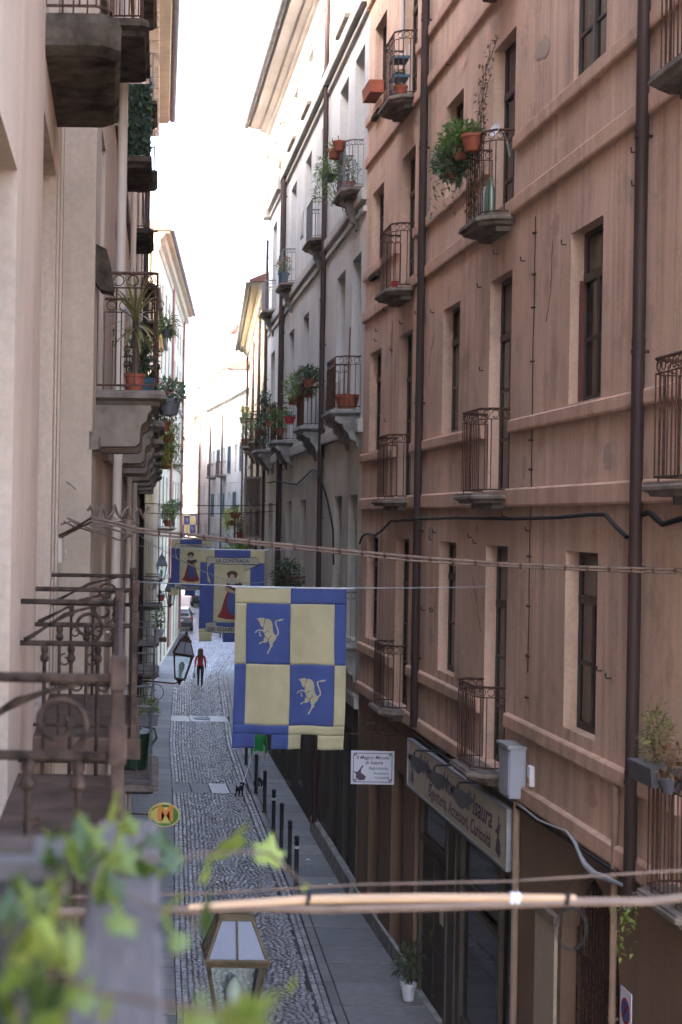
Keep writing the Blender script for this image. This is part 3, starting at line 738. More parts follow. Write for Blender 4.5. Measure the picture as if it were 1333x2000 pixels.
g2 = [(1.0,2.1,.2,3.3),(3.0,4.3,.1,3.4),(5.1,6.0,.5,3.2),(7.2,8.6,.1,3.4),(10,11.3,.6,3.3),(13.,14.4,.1,3.4),(16.,17.2,.6,3.3),(19,20.4,.1,3.4)]
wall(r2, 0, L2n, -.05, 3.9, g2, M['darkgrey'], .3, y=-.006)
shell(r2, .004, L2n, 20.85, 9., M['white'])
for o in lo: window(r2, o[0], o[1], o[2], o[3], .3, 'shutter', 2, 2, 'greycurtain')
for o in hi: window(r2, *o[:4], .2, 'whitewood' if o[2] > 14 else 'shutter', 2, 2, 'greycurtain' if o[2] > 9 else None)
for i, o in enumerate(g2):
    if i % 2 == 0: window(r2, o[0], o[1], o[2], o[3], .3, 'shopwood', 1, 2, None)
    else:
        q = MB(); q.box(o[0],o[1],-.36,-.31,o[2],o[3]); q.box(o[0]+.1,(o[0]+o[1])/2-.03,-.31,-.29,o[2]+.15,o[3]-.8); q.box((o[0]+o[1])/2+.03,o[1]-.1,-.31,-.29,o[2]+.15,o[3]-.8); q.build('street_door', M['shopwood'], r2)
MB().prism([(-.02,.0),(.12,.0),(.10,.42),(.05,.46),(-.02,.46)], 'x', .05, 7.0).build('plinth', M['slabgrey'], r2)
for (a, b, o) in ((9.36,9.62,.10),(13.74,13.86,.06),(13.98,14.22,.10),(17.72,17.82,.07),(17.9,18.16,.17),(3.85,4.1,.08)): course(r2, .0, L2n, a, b, o, M['white_trim'])
for c in (dA,dC,dE,dF):
    balcony(r2, c[0]-.2, c[1]+.28, 9.84, .52, .16, 1.06, .15, 'slabgrey', 'iron', 2, .105, .16, 0, 'slabgrey')
    balcony(r2, c[0]-.08, c[1]+.1, 14.34, .38, .12, .95, .14, 'slab', 'irongrey', 1, .11, .1, .3, 'slabgrey')
MB().tube(sag((dC[0],.04,18.55),(dC[1],.04,18.55),0,2), .012, 5).box(dC[0],dC[1],.02,.04,18.5,18.52).build('window_rail', M['irongrey'], r2)
for (x, z) in ((9.9,18.4),(13.7,18.4),(2.6,18.4)): MB().bbox(x,x+1.7,-.02,.16,z,z+.1,.01).build('sill', M['slab'], r2)
eave(r2, 0, L2n, 20.85, .8, 'white_trim', soffit='offwhite')
drainpipe(r2, 6.25, .4, 20.1, .062); drainpipe(r2, 17.0, 4.3, 17.9, .06); drainpipe(r2, 16.45, 3.9, 17.9, .06); drainpipe(r2, 22.3, 3.0, 17.0, .05)
for x in (17.6, 22.2):                                              # scroll pilasters under the eaves
    q = MB(); q.bbox(x-.28,x+.28,-.02,.14,18.16,20.1,.02); q.bbox(x-.36,x+.36,-.02,.2,19.75,20.12,.02)
    q.tube(spiral((x,.16,19.45),.26,.05,0,3.5*PI,26), .035, 6); q.tube(spiral((x,.16,18.6),.2,.04,PI,4.5*PI,26), .035, 6)
    q.tube([(x+.26,.16,19.4),(x+.12,.2,19.1),(x-.12,.2,18.9),(x-.2,.16,18.6)], .04, 6); q.build('scroll_pilaster', M['paleyellow'], r2, True)
    MB().bbox(x-.34,x+.34,-.02,.26,17.7,18.18,.03).build('pilaster_base', M['white_trim'], r2)
wc = MB(); wc.tube([(4.0,.03,6.6),(4.2,.03,7.4),(5.4,.03,8.1),(6.2,.16,8.75),(8.3,.05,8.85),(12,.05,8.55),(17,.12,8.75),(21.5,.05,8.8)], .022, 6); wc.build('facade_cable', M['cable'], r2)
# yellowish building with shutters
def rows(root, L, zs, xs, fm, rev=.18, curtain='greycurtain', sill=None, shut=None, ops=None):
    for (a, b) in xs:
        for (c, d) in zs: window(root, a, b, c, d, rev, fm, 2, 2, curtain, True, sill)
def shutters(root, a, b, c, d, mat='shutter', ang=.0, only=None):
    """a pair of louvred leaves hinged at either jamb"""
    wdt = (b-a)/2
    for sgn, hx in ((1, b), (-1, a)):
        if only and sgn != only: continue
        q = MB(); q.box(0,.05,-.018,.018,c,d); q.box(wdt-.05,wdt,-.018,.018,c,d); q.box(.05,wdt-.05,-.018,.018,c,c+.08); q.box(.05,wdt-.05,-.018,.018,d-.08,d); q.box(.05,wdt-.05,-.018,.018,(c+d)/2-.04,(c+d)/2+.04)
        z = c+.1
        while z < d-.1:
            q.quad((.05,-.014,z),(wdt-.05,-.014,z),(wdt-.05,.014,z+.035),(.05,.014,z+.035)); z += .055
        o = q.build('shutter', M[mat], root, loc=(hx,.03,0)); o.rotation_euler.z = ang if sgn > 0 else PI-ang
r3, L3n = facade('apartment_building', (5.66,55.6), (7.18,78.3), 'pale yellow house with louvred shutters and flower balconies')
x3 = [(1.6,2.8),(5.6,6.8),(9.4,10.6),(13.3,14.5),(17.2,18.4)]; z3 = [(3.9,5.6),(6.9,9.1),(10.4,12.5),(13.3,14.7)]
wall(r3, 0, L3n, -.05, 15.7, [(a,b,c,d) for a,b in x3 for c,d in z3]+[(a,b,.2,2.8) for a,b in x3], M['paleyellow'], .18)
shell(r3, 0, L3n, 15.7, 8., M['paleyellow']); rows(r3, L3n, z3, x3, 'shutter')
for a, b in x3: 
    q = MB(); q.box(a,b,-.24,-.2,.2,2.8); q.build('street_door', M['shopwood'], r3)
eave(r3, 0, L3n, 15.7, .6, 'paleyellow', soffit='paleyellow')
for z in (6.5,10.0): course(r3, 0, L3n, z, z+.16, .05, M['white_trim'])
shutters(r3, x3[0][0], x3[0][1], 6.9, 9.1, ang=1.35)
balcony(r3, 5.3,7.1,10.35,.55,.02,1.05,.14,'slab','iron',2); balcony(r3, 8.9,11.2,6.72,.85,.02,1.05,.16,'slab','iron',2); balcony(r3, 1.3,3.1,10.35,.45,.02,1.05,.14,'slab','iron',2)
drainpipe(r3, 4.2, .3, 15.5, .06); drainpipe(r3, 12.1, .3, 15.5, .06); drainpipe(r3, 22.4, .3, 15.5, .06)
# bright far buildings on the right
r4, L4n = facade('apartment_building', (10.5,100), (8.85,129.8), 'sunlit pale blue-grey house with two thin drainpipes')
x4 = [(2+3.1*i, 3.2+3.1*i) for i in range(9)]; z4 = [(4.6,6.4),(7.7,9.5),(10.9,12.9),(14.0,15.2)]
wall(r4, 0, L4n, -.05, 16.1, [(a,b,c,d) for a,b in x4 for c,d in z4], M['paleblue'], .15); shell(r4, 0, L4n, 16.1, 8., M['paleblue']); rows(r4, L4n, z4, x4, 'whitewood', .15)
for i, (a, b) in enumerate(x4):
    for j, (c, d) in enumerate(z4[1:3]):
        if (i+j) % 2 == 0: shutters(r4, a, b, c, d, 'blueplastic', 2.9)
eave(r4, 0, L4n, 16.1, .4, 'paleblue', soffit='white_trim'); drainpipe(r4, 21.9, .2, 16, .07); drainpipe(r4, 29.2, .2, 16, .07); drainpipe(r4, 11, .2, 16, .07)
balcony(r4, 19.9,21.9,10.85,.6,.02,1.,.14,'slab','iron'); balcony(r4, 26.0,28.0,10.85,.5,.02,1.,.14,'slab','iron')
r5, L5n = facade('apartment_building', (10.25,131), (9.4,152), 'tall off-white house with a tiled roof turret')
x5 = [(2+3.4*i, 3.3+3.4*i) for i in range(6)]; z5 = [(5,7),(8.6,10.6),(12.2,14.2),(15.8,17.6)]
wall(r5, 0, L5n, -.05, 19.7, [(a,b,c,d) for a,b in x5 for c,d in z5], M['offwhite'], .15); shell(r5, 0, L5n, 19.7, 9., M['offwhite']); rows(r5, L5n, z5, x5, 'whitewood', .15)
eave(r5, 0, L5n, 19.7, .35, 'offwhite', soffit='white_trim'); drainpipe(r5, 20.4, .2, 19.5, .08)
q = MB(); q.box(9,14,-5.2,-2.2,20.3,24.3); q = q.build('turret', M['offwhite'], r5)
q2 = MB()
for k in range(13): q2.tube([(8.3+.5*k,-1.6,24.25),(8.3+.5*k,-3.7,25.3)], .16, 8)
q2.box(8.2,14.6,-5.6,-1.9,24.25,24.4); q2.build('turret_roof', M['rooftile'], q)
MB().box(3,4,-4,-3,20.5,23.2).box(2.9,4.1,-4.1,-2.9,23.2,23.4).build('chimney', M['peach'], r5)
for k in range(3): MB().box(15+1.6*k,15.9+1.6*k,-1.6,-.9,20.2,21.5).build('dormer', M['offwhite'], r5)
r6, L6n = facade('apartment_building', (9.4,152.4), (10.2,176), 'narrow peach coloured house front far down the street')
x6 = [(2+3.6*i, 3.3+3.6*i) for i in range(6)]; z6 = [(5,7),(8.6,10.6),(12.2,14.2)]
wall(r6, 0, L6n, -.05, 17.2, [(a,b,c,d) for a,b in x6 for c,d in z6], M['peach'], .15); shell(r6, 0, L6n, 17.2, 8., M['peach']); rows(r6, L6n, z6, x6, 'shutter', .15); eave(r6, 0, L6n, 17.2, .4, 'peach', soffit='yellow')
rf, LFn = facade('apartment_building', (24,232), (2,232), 'hazy off-white house front closing the end of the street')
xf = [(1.5+2.6*i, 2.7+2.6*i) for i in range(8)]; zf = [(1,3.4),(5,7.2),(8.8,11),(12.6,14.6)]
wall(rf, 0, LFn, -.05, 17.0, [(a,b,c,d) for a,b in xf for c,d in zf], M['offwhite'], .2); shell(rf, 0, LFn, 17., 8., M['offwhite']); rows(rf, LFn, zf, xf, 'shutter', .2); eave(rf, 0, LFn, 17., .5, 'offwhite')

# ------------------------------------------------------------------ buildings on the left
l1, M1 = facade('apartment_building', (-.38,14.6), (-.58,-1.), 'pinkish cream building beside the viewer with two long iron balconies')
wall(l1, 0, M1, -.05, 26, [(1.45,3.6,6.12,10.38,.34),(6.2,8.6,6.12,9.4,.34),(1.6,3.5,11.2,13.8,.3)], M['pink'], .34); shell(l1, -.0, M1, 26, 9., M['pink'])  # unseen upper height set to keep the sun off the salmon facade
window(l1, 1.45,3.6,6.12,10.38,.34,'whitewood',3,2,'curtain',name='balcony_door'); window(l1, 6.2,8.6,6.12,9.4,.34,'whitewood',3,2,'curtain',name='balcony_door'); window(l1, 1.6,3.5,11.2,13.8,.3,'whitewood',3,2,'curtain',name='balcony_door')
MB().box(.3,.48,-.02,.02,.0,25.9).box(.95,1.08,-.02,.012,.0,25.9).build('wall_band', M['cream'], l1)
eave(l1, 0, M1, 26, .7, 'pink', soffit='cream')
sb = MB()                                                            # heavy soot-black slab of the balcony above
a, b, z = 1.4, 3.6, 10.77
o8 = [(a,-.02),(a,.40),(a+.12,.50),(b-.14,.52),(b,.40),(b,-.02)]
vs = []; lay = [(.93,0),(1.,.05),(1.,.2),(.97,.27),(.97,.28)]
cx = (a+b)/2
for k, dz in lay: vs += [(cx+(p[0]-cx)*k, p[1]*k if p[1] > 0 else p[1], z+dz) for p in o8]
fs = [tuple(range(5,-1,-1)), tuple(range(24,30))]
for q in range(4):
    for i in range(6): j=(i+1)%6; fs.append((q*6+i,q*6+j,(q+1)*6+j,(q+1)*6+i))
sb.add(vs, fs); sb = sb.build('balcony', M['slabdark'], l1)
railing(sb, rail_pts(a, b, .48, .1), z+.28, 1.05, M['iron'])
def long_balcony(Ya, Yb, out, z=6.1):
    """iron balcony with scroll panels at both ends; local x runs towards the viewer"""
    a, b = 14.6-Yb, 14.6-Ya
    s = MB(); s.bbox(a-.04,b+.04,-.02,out+.05,z-.14,z,.012); s = s.build('balcony', M['slabbrown'], l1)
    for xe in (a, b):
        m2 = MB(); h = 1.0; t1 = z+h; t2 = z+h-.24
        m2.tube([(xe,.0,t1),(xe,out,t1)], .016, 6); m2.tube([(xe,.0,t2),(xe,out,t2)], .016, 6); m2.tube([(xe,.0,z+.08),(xe,out,z+.08)], .012, 6)
        m2.tube([(xe,.02,t2),(xe,out*.45,t1-.07),(xe,out*.8,t1-.015)], .009, 5)
        m2.tube(spiral((xe,out*.68,t2+.1),.1,.03,-PI/2,2.2*PI,22,'yz'), .011, 5)
        m2.tube([(xe,.02,t2+.02),(xe,out*.4,t2+.14),(xe,out*.62,t2+.2)], .008, 5)
        for k in range(3):
            yy = out*(.25+.27*k); m2.tube([(xe,yy,z),(xe,yy,t2)], [.013,.013], 6)
            m2.lathe([(.013,0),(.026,.015),(.026,.03),(.016,.05),(.022,.07),(.022,.085),(.013,.1)], (xe,yy,t2-.11), 8)
            m2.tube(spiral((xe,yy+.04,t2-.24),.045,.015,PI/2,2.6*PI,14,'yz'), .007, 5)
        m2.build('end_panel', M['ironbrown'], s)
    m3 = MB(); n = round((b-a)/.16)
    m3.tube([(a,out,z+1.0),(b,out,z+1.0)], .02, 6); m3.tube([(a,out,z+.76),(b,out,z+.76)], .013, 6); m3.tube([(a,out,z+.08),(b,out,z+.08)], .013, 6)
    for k in range(n+1): m3.tube([(lerp(a,b,k/n),out,z),(lerp(a,b,k/n),out,z+.76)], .009, 5)
    for k in range(n//2): m3.tube(spiral((lerp(a,b,(2*k+1)/n),out,z+.88),.09,.03,0,3*PI,16), .008, 5)
    m3.build('front_railing', M['ironbrown'], s)
    for xe in (a, b):
        p = MB(); p.bbox(xe-.018,xe+.018,out-.02,out+.02,z,z+1.05,.004); p.bbox(xe-.032,xe+.032,out-.028,out+.028,z+.74,z+.86,.006); p.bbox(xe-.03,xe+.03,out-.026,out+.028,z+.97,z+1.07,.006); p.build('corner_post', M['ironrust'], s)
    return s
long_balcony(4.95, 9.3, .57); long_balcony(10.9, 13.5, .68)
MB().bbox(.16,.34,.0,.06,7.18,7.4,.01).tube([(.2,.08,7.3),(.2,.09,7.26)], .012, 6).build('junction_box', M['fusebox'], l1)
l2, M2 = facade('apartment_building', (1.4,54.), (-.08,14.6), 'cream building on the left lined with rows of stone balconies')
SY = lambda Y: (54.-Y)*M2/39.4
m8 = [(15.3,17.2),(20.,22.),(24.7,26.7),(29.5,31.5),(34.5,36.5),(40,42),(46,48)]
m12 = [(17.4,19.4),(24,25.9),(30,32),(37,39),(44,46)]; m16 = [(20,22),(27.5,29.5),(35,37),(42,44)]; m4 = [(21.6,24.2),(30.,32.),(37,39.2),(46,48.)]
ops = []
for Ys, z in ((m8,8.8),(m12,13.02),(m16,16.7),(m4,4.02)):
    for a, b in Ys: ops.append((SY(b)+.45, SY(a)-.45, z+.02, z+2.6, .2))
wl = [(SY(Y+1.1), SY(Y), 5.0, 7.3, .2) for Y in (17.6,26.4,34,42.4)]
wall(l2, 0, M2, -.05, 20.85, ops+wl+[(SY(Y+1.3),SY(Y),.15,2.9,.25) for Y in (17,20,26,31,37,43,49)], M['cream'], .2); shell(l2, 0, M2, 20.85, 9., M['cream'])
for o in ops: window(l2, *o[:4], .2, 'whitewood', 3, 2, 'greycurtain', name='balcony_door'); 
for o in wl: window(l2, *o[:4], .2, 'whitewood', 2, 2, 'greycurtain')
for Y in (17,20,26,31,37,43,49):
    q = MB(); q.box(SY(Y+1.3),SY(Y),-.31,-.26,.15,2.9); q.build('street_door', M['shopwood'], l2)
for i, (a, b) in enumerate(m8): balcony(l2, SY(b), SY(a), 8.8, .60, .02, 1.12, .14, 'slab', 'iron', 2, .2, .14, 0, 'slabpale', cstyle='step')
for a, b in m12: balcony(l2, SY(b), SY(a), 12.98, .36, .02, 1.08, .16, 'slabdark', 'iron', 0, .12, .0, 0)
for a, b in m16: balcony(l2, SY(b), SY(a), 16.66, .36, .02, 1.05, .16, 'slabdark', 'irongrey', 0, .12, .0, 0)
for a, b in m4: balcony(l2, SY(b), SY(a), 4.0, .60, .02, 1.05, .14, 'slab', 'irongrey', 0, .2, .0, 0)
eave(l2, 0, M2, 20.85, .8, 'cream', soffit='cream', dent=1.2, dmat='cream')
drainpipe(l2, SY(19.5), 1, 20.5, .06, 'creampipe'); drainpipe(l2, SY(47.2), .6, 20.5, .075, 'pipe'); drainpipe(l2, SY(27.3), .6, 20.5, .05, 'creampipe'); drainpipe(l2, SY(33), .6, 20.5, .05, 'creampipe')
for z in (8.2,12.4,16.1): course(l2, 0, M2, z, z+.16, .05, M['slabpale'], [(SY(b)-.1,SY(a)+.1) for a,b in m8] if z == 8.2 else ())
st = MB(); st.prism([(0,9.75),(.05,9.68),(.16,9.66),(.17,9.72),(.14,9.9),(.10,10.05),(.0,10.1)], 'x', SY(15.05), SY(14.75)); st.build('broken_console', M['slabdark'], l2)
l2b, Mb = facade('apartment_building', (2.5,73.9), (1.4,54.), 'narrow yellow house between two tall buildings on the left')
xb = [(1.5+3.6*i, 2.6+3.6*i) for i in range(5)]; zb = [(4.6,6.6),(7.7,9.6),(10.8,12.6)]
wall(l2b, 0, Mb, -.05, 15.2, [(a,b,c,d) for a,b in xb for c,d in zb]+[(a,b,.2,2.8) for a,b in xb], M['yellow'], .2); shell(l2b, 0, Mb, 15.2, 8., M['yellow']); rows(l2b, Mb, zb, xb, 'shutter', .2)  # wall height set by how much sun reaches the fronts opposite
for a, b in xb: q = MB(); q.box(a,b,-.26,-.22,.2,2.8); q.build('street_door', M['shopwood'], l2b)
eave(l2b, 0, Mb, 15.2, .4, 'yellow', soffit='yellow')
balcony(l2b, 13.2,15.6,4.4,.6,.02,1.05,.14,'slab','iron')
l3, M3 = facade('apartment_building', (5.35,105), (2.5,74.), 'tall yellow house with a bracketed cornice and copper drainpipes')
S3 = lambda Y: (105-Y)*M3/31.
x3 = [(1.6+3.5*i, 2.8+3.5*i) for i in range(8)]; z3 = [(5,6.8),(7.5,9.7),(11.0,13.2),(14.6,16.6),(17.6,18.9)]
x3 = [x for x in x3 if x[1] < M3-.6]
wall(l3, 0, M3, -.05, 20.7, [(a,b,c,d) for a,b in x3 for c,d in z3]+[(a,b,.2,3.2) for a,b in x3], M['yellow'], .2); shell(l3, 0, M3, 20.7, 9., M['yellow']); rows(l3, M3, z3, x3, 'whitewood', .2)
for a, b in x3: q = MB(); q.box(a,b,-.26,-.22,.2,3.2); q.build('street_door', M['shopwood'], l3)
for z in (4.3,10.4,14.0): course(l3, 0, M3, z, z+.22, .07, M['slabpale'])
eave(l3, 0, M3, 20.7, .6, 'yellow', soffit='yellow', dent=.55, dmat='yellow')
cop = M['copper'] = plain('copper_pipe_paint', (.26,.085,.06), .5, .2, .2, 3)
drainpipe(l3, S3(87.9), .5, 20.3, .07, 'copper'); drainpipe(l3, S3(102.5), .5, 20.3, .07, 'copper')
balcony(l3, S3(79.6),S3(77.2),7.1,.75,.02,1.05,.14,'slab','iron'); balcony(l3, S3(92),S3(89.5),10.6,.6,.02,1.05,.14,'slab','iron')
l4, M4 = facade('apartment_building', (6.4,160), (4.3,105.3), 'unseen off-white house past the tall yellow one')
x4 = [(2+4*i, 3.2+4*i) for i in range(12)]
wall(l4, 0, M4, -.05, 16., [(a,b,4.6,6.6) for a,b in x4]+[(a,b,.2,2.8) for a,b in x4], M['offwhite'], .2); shell(l4, 0, M4, 16., 8., M['offwhite']); rows(l4, M4, [(4.6,6.6),(.2,2.8)], x4, 'shutter', .2); eave(l4, 0, M4, 16., .4, 'cream')  # out of view; height chosen to block sun from the far right fronts

# ------------------------------------------------------------------ thin air volume added to imitate lens glare
hz = MB().box(-152,202,-102,422,-1.1,31.).build('glare_veil', [])
m, t, b = new_mat('glare_veil_air'); t.nodes.remove(b)
pv = nd(t, 'ShaderNodeVolumePrincipled'); pv.inputs['Color'].default_value = (1,.97,.93,1); pv.inputs['Density'].default_value = .0003; pv.inputs['Anisotropy'].default_value = .3
t.links.new(pv.outputs[0], t.nodes['Material Output'].inputs['Volume']); hz.data.materials.append(m)
tag(hz, 'thin bright air volume added to imitate lens glare', None, None, 'stuff')
sc.cycles.volume_bounces = 1; sc.cycles.volume_step_rate = 4

# ------------------------------------------------------------------ flags across the street
def flag(loc, W, H, label, design, seed, group='heraldic flags hung across the street'):
    rnd = random.Random(seed); ph = [rnd.uniform(0, 6) for _ in range(4)]
    root = empty('hanging_flag', loc, 0, label, 'flag', group)
    def cl(u, v, off=0.):       # u 0..1 left to right, v 0..1 top to bottom
        x = u*W; z = -v*H
        wv = .036*v*math.sin(u*9+ph[0]+v*1.5) + .018*math.sin(u*23+ph[1])*(.3+v) + .03*math.sin(v*5+u*3+ph[2])*v + .008*math.sin((u*1.4+v)*16+ph[3])
        return (x + .012*v*math.sin(v*6+ph[2]), -off+wv, z + .004*math.sin(u*14+ph[1])*v)
    def panel(u0, u1, v0, v1, mat, name='cloth_panel'):
        nx = max(2, round((u1-u0)*60)); nv = max(2, round((v1-v0)*60)); mb = MB()
        vs = [cl(lerp(u0,u1,i/nx), lerp(v0,v1,j/nv)) for j in range(nv+1) for i in range(nx+1)]
        mb.add(vs, [(j*(nx+1)+i, (j+1)*(nx+1)+i, (j+1)*(nx+1)+i+1, j*(nx+1)+i+1) for j in range(nv) for i in range(nx)])
        o = mb.build(name, M[mat], root, True); sm = o.modifiers.new('thickness', 'SOLIDIFY'); sm.thickness = .003; sm.offset = 0; return o
    def shape(polys, mat, name, off=.006, cuts=1, parent=None):
        bm = bmesh.new()
        for pts in polys:
            vs = [bm.verts.new((p[0], 0, p[1])) for p in pts]
            bm.faces.new(vs).normal_update()
        bmesh.ops.triangulate(bm, faces=bm.faces[:])
        for _ in range(6):
            lg = [e for e in bm.edges if math.hypot((e.verts[0].co.x-e.verts[1].co.x)*W, (e.verts[0].co.z-e.verts[1].co.z)*H) > .03*cuts]
            if not lg: break
            bmesh.ops.subdivide_edges(bm, edges=lg, cuts=1); bmesh.ops.triangulate(bm, faces=[f for f in bm.faces if len(f.verts) > 3])
        for v in bm.verts: v.co = Vector(cl(v.co.x, v.co.z, off))
        me = bpy.data.meshes.new(name); bm.to_mesh(me); bm.free(); me.materials.append(M[mat])
        o = bpy.data.objects.new(name, me); COL.objects.link(o); o.parent = parent or root; return o
    def strip2(pts, w):          # ribbon outline of a line
        out1, out2 = [], []
        for i, p in enumerate(pts):
            a = pts[max(0,i-1)]; b = pts[min(len(pts)-1,i+1)]; dx, dy = (b[0]-a[0])*W, (b[1]-a[1])*H; l = math.hypot(dx,dy) or 1
            nx, ny = -dy/l*w/W, dx/l*w/H; out1.append((p[0]+nx,p[1]+ny)); out2.append((p[0]-nx,p[1]-ny))
        return [ [out1[i],out1[i+1],out2[i+1],out2[i]] for i in range(len(pts)-1) ]
    if design == 'bull':
        a, m, b = .104, .5, .9; t, h2, bt = .098, .476, .854; nt_ = .911; B, Cm = 'flagblue', 'flagcream'
        panel(0,m,0,t,Cm); panel(m,1,0,t,B); panel(0,a,t,h2,Cm); panel(b,1,t,h2,B); panel(0,a,h2,bt,B); panel(b,1,h2,bt,Cm)
        panel(a,m,t,h2,B); panel(m,b,t,h2,Cm); panel(a,m,h2,bt,Cm); panel(m,b,h2,bt,B)
        panel(0,m,bt,nt_,B); panel(m,1,bt,nt_,Cm)
        for (u0,u1,mt) in ((0,.198,B),(.347,.5,B),(.5,.617,Cm),(.766,1,Cm)): panel(u0,u1,nt_,1,mt,'cloth_tab')
        body = [(103,418),(125,430),(150,420),(205,418),(215,430),(235,428),(270,430),(300,455),(315,490),(318,540),(325,590),(345,625),(365,635),(368,650),(360,680),(335,710),(318,735),(322,760),(300,785),(280,820),(262,860),(245,862),(248,845),(265,815),(283,780),(285,745),(272,715),(268,682),(250,710),(225,722),(185,722),(165,742),(145,742),(155,722),(180,710),(205,705),(203,680),(215,655),(222,630),(205,600),(200,588),(160,575),(130,580),(108,605),(90,605),(100,590),(125,568),(160,560),(200,568),(200,540),(205,510),(195,520),(185,532),(170,525),(160,495),(145,460),(128,440)]
        leg2 = [(146,588),(158,588),(164,628),(182,640),(155,646),(150,620)]
        tuft = [(365,452),(410,430),(465,428),(435,448),(395,457)]
        tail = [(360,640),(384,622),(391,590),(378,545),(360,500),(353,470),(368,448)]
        for (ou, ov) in ((0,0),(529,735)):
            cv = lambda p: ((480+(p[0]+ou)/6.25-455)/222., (1140+(p[1]+ov)/6.25-1148)/315.)
            e = shape([[cv(p) for p in body],[cv(p) for p in leg2],[cv(p) for p in tuft]] + strip2([cv(p) for p in tail], .009), 'flagcream', 'bull_emblem')
            lines = []
            for ln in ([(222,430),(212,465),(205,498)],[(266,570),(240,590),(213,598)],[(302,628),(280,660),(264,690)],[(214,640),(240,665),(268,686)]): lines += strip2([cv(p) for p in ln], .0035)
            shape(lines, 'flagbrown', 'emblem_line', .010, 1, e)
    else:
        B, Cm = 'flagblue', 'flagcream'; a, b = .22, .78; t, bt, nn = .14, .86, .90
        panel(0,a,0,t,Cm); panel(a,b,0,t*.75,B); panel(b,1,0,t,Cm); panel(a,b,t*.75,.79,Cm); panel(0,a,t,bt,B); panel(b,1,t,bt,B); panel(a,b,.79,nn,B)
        panel(0,a,bt,nn,Cm); panel(b,1,bt,nn,Cm)
        for (u0,u1,mt) in ((0,.2,Cm),(.37,.63,B),(.8,1,Cm)): panel(u0,u1,nn,1,mt,'cloth_tab')
        top = [(.10,.085),(.14,.078),(.3,.083),(.5,.088),(.7,.080),(.86,.080),(.90,.09),(.90,.155),(.75,.152),(.5,.158),(.3,.152),(.17,.15),(.125,.19),(.12,.25),(.165,.33),(.17,.375),(.115,.345),(.10,.26)]
        tip = [(.90,.16),(.67,.155),(.69,.225)]
        low = [(.10,.80),(.26,.775),(.27,.82),(.4,.83),(.6,.832),(.8,.825),(.90,.815),(.90,.885),(.75,.9),(.5,.905),(.25,.90),(.11,.885)]
        for k, pl in enumerate((top, tip, low)):
            e = shape([pl], 'flagwhite', 'scroll_banner', .006, 2); shape(strip2(pl+[pl[0]], .006), 'flagline', 'banner_line', .009, 1, e)
        for txt, vv, wd in (('LA CONTRADA', .121, .52), ('DEI GUARDINFANTI', .865, .72)):
            me = textmesh(txt, .1, 0, .0015); xs = [q.co.x for q in me.vertices]; k = wd*W/(max(xs)-min(xs))
            for q in me.vertices: q.co = Vector(cl(.5+q.co.x*k/W, vv-q.co.y*min(k,1.25)/H, .012))
            me.materials.clear(); me.materials.append(M['ink']); o = bpy.data.objects.new('lettering', me); COL.objects.link(o); o.parent = root
        def ell(cx, cy, rx, ry, n=14): return [(cx+rx*math.cos(2*PI*i/n), cy+ry*math.sin(2*PI*i/n)) for i in range(n)]
        lady = empty('painted_figure', (0,0,0)); lady.parent = root
        S = lambda polys, mt, nm, off=.006: shape(polys, mt, nm, off, 2, lady)
        S([[(.44,.44),(.50,.43),(.58,.44),(.62,.5),(.66,.6),(.72,.71),(.70,.745),(.58,.755),(.42,.75),(.30,.735),(.29,.72),(.34,.66),(.38,.55),(.41,.48)]], 'flagred', 'gown')
        S([[(.46,.455),(.56,.455),(.60,.55),(.62,.65),(.56,.705),(.48,.70),(.43,.62),(.43,.53)]], 'flagblue', 'apron', .009)
        S([[(.42,.36),(.58,.36),(.60,.41),(.55,.455),(.46,.455),(.40,.41)]], 'flagbrown', 'bodice', .008)
        S([ell(.50,.335,.085,.04)], 'flagwhite', 'collar', .010)
        S([ell(.50,.262,.085,.035), ell(.5,.29,.07,.03)], 'flagbrown', 'hat', .009); S([ell(.497,.29,.036,.028)], 'flagskin', 'face', .012)
        S([[(.39,.42),(.42,.40),(.56,.455),(.55,.475),(.41,.45)],[(.60,.40),(.63,.42),(.56,.47),(.54,.455)]], 'flagskin', 'arm', .011)
        S([ell(.62,.385,.04,.03)], 'flagbrown', 'basket', .012)
    MB().tube([(-.05,0,.005),(W+.1,0,.005)], .012, 6).build('rod', M['steel'], root)
    return root
flag((1.79,21,6.70), 1.45, 2.10, 'large blue and cream quartered flag with two rampant bulls', 'bull', 1)
flag((2.27,36,6.89), 1.44, 2.06, 'blue bordered flag lettered LA CONTRADA, half hidden by the bull flag', 'lady', 2)
flag((2.65,59,6.80), 1.44, 2.06, 'small distant flag with a painted lady, farther than the lettered one', 'lady', 5)
flag((8.15,158,8.0), 1.46, 2.3, 'tiny pale blue and white flag at the end of the street', 'bull', 9)
def wire(name, pts, r, mat, label, cat, group=None, n=6): return tag(MB().tube(pts, r, n).build(name, M[mat], None, True), label, cat, group)
for (Y, xa, xb, z, za, lab) in ((21,.14,5.19,6.705,.06,'thin steel wire carrying the bull flag'),(36,.71,5.28,6.895,.06,'thin steel wire carrying the lettered flag'),(59,1.67,5.9,6.805,.08,'thin steel wire carrying the small distant flag'),(158,6.4,9.6,8.0,.02,'thin wire carrying the farthest flag')):
    wire('flag_wire', sag((xa,Y,z+za),(xb,Y,z+za),za-.006), .006, 'steel', lab, 'wire', 'wires that carry the flags', 4)

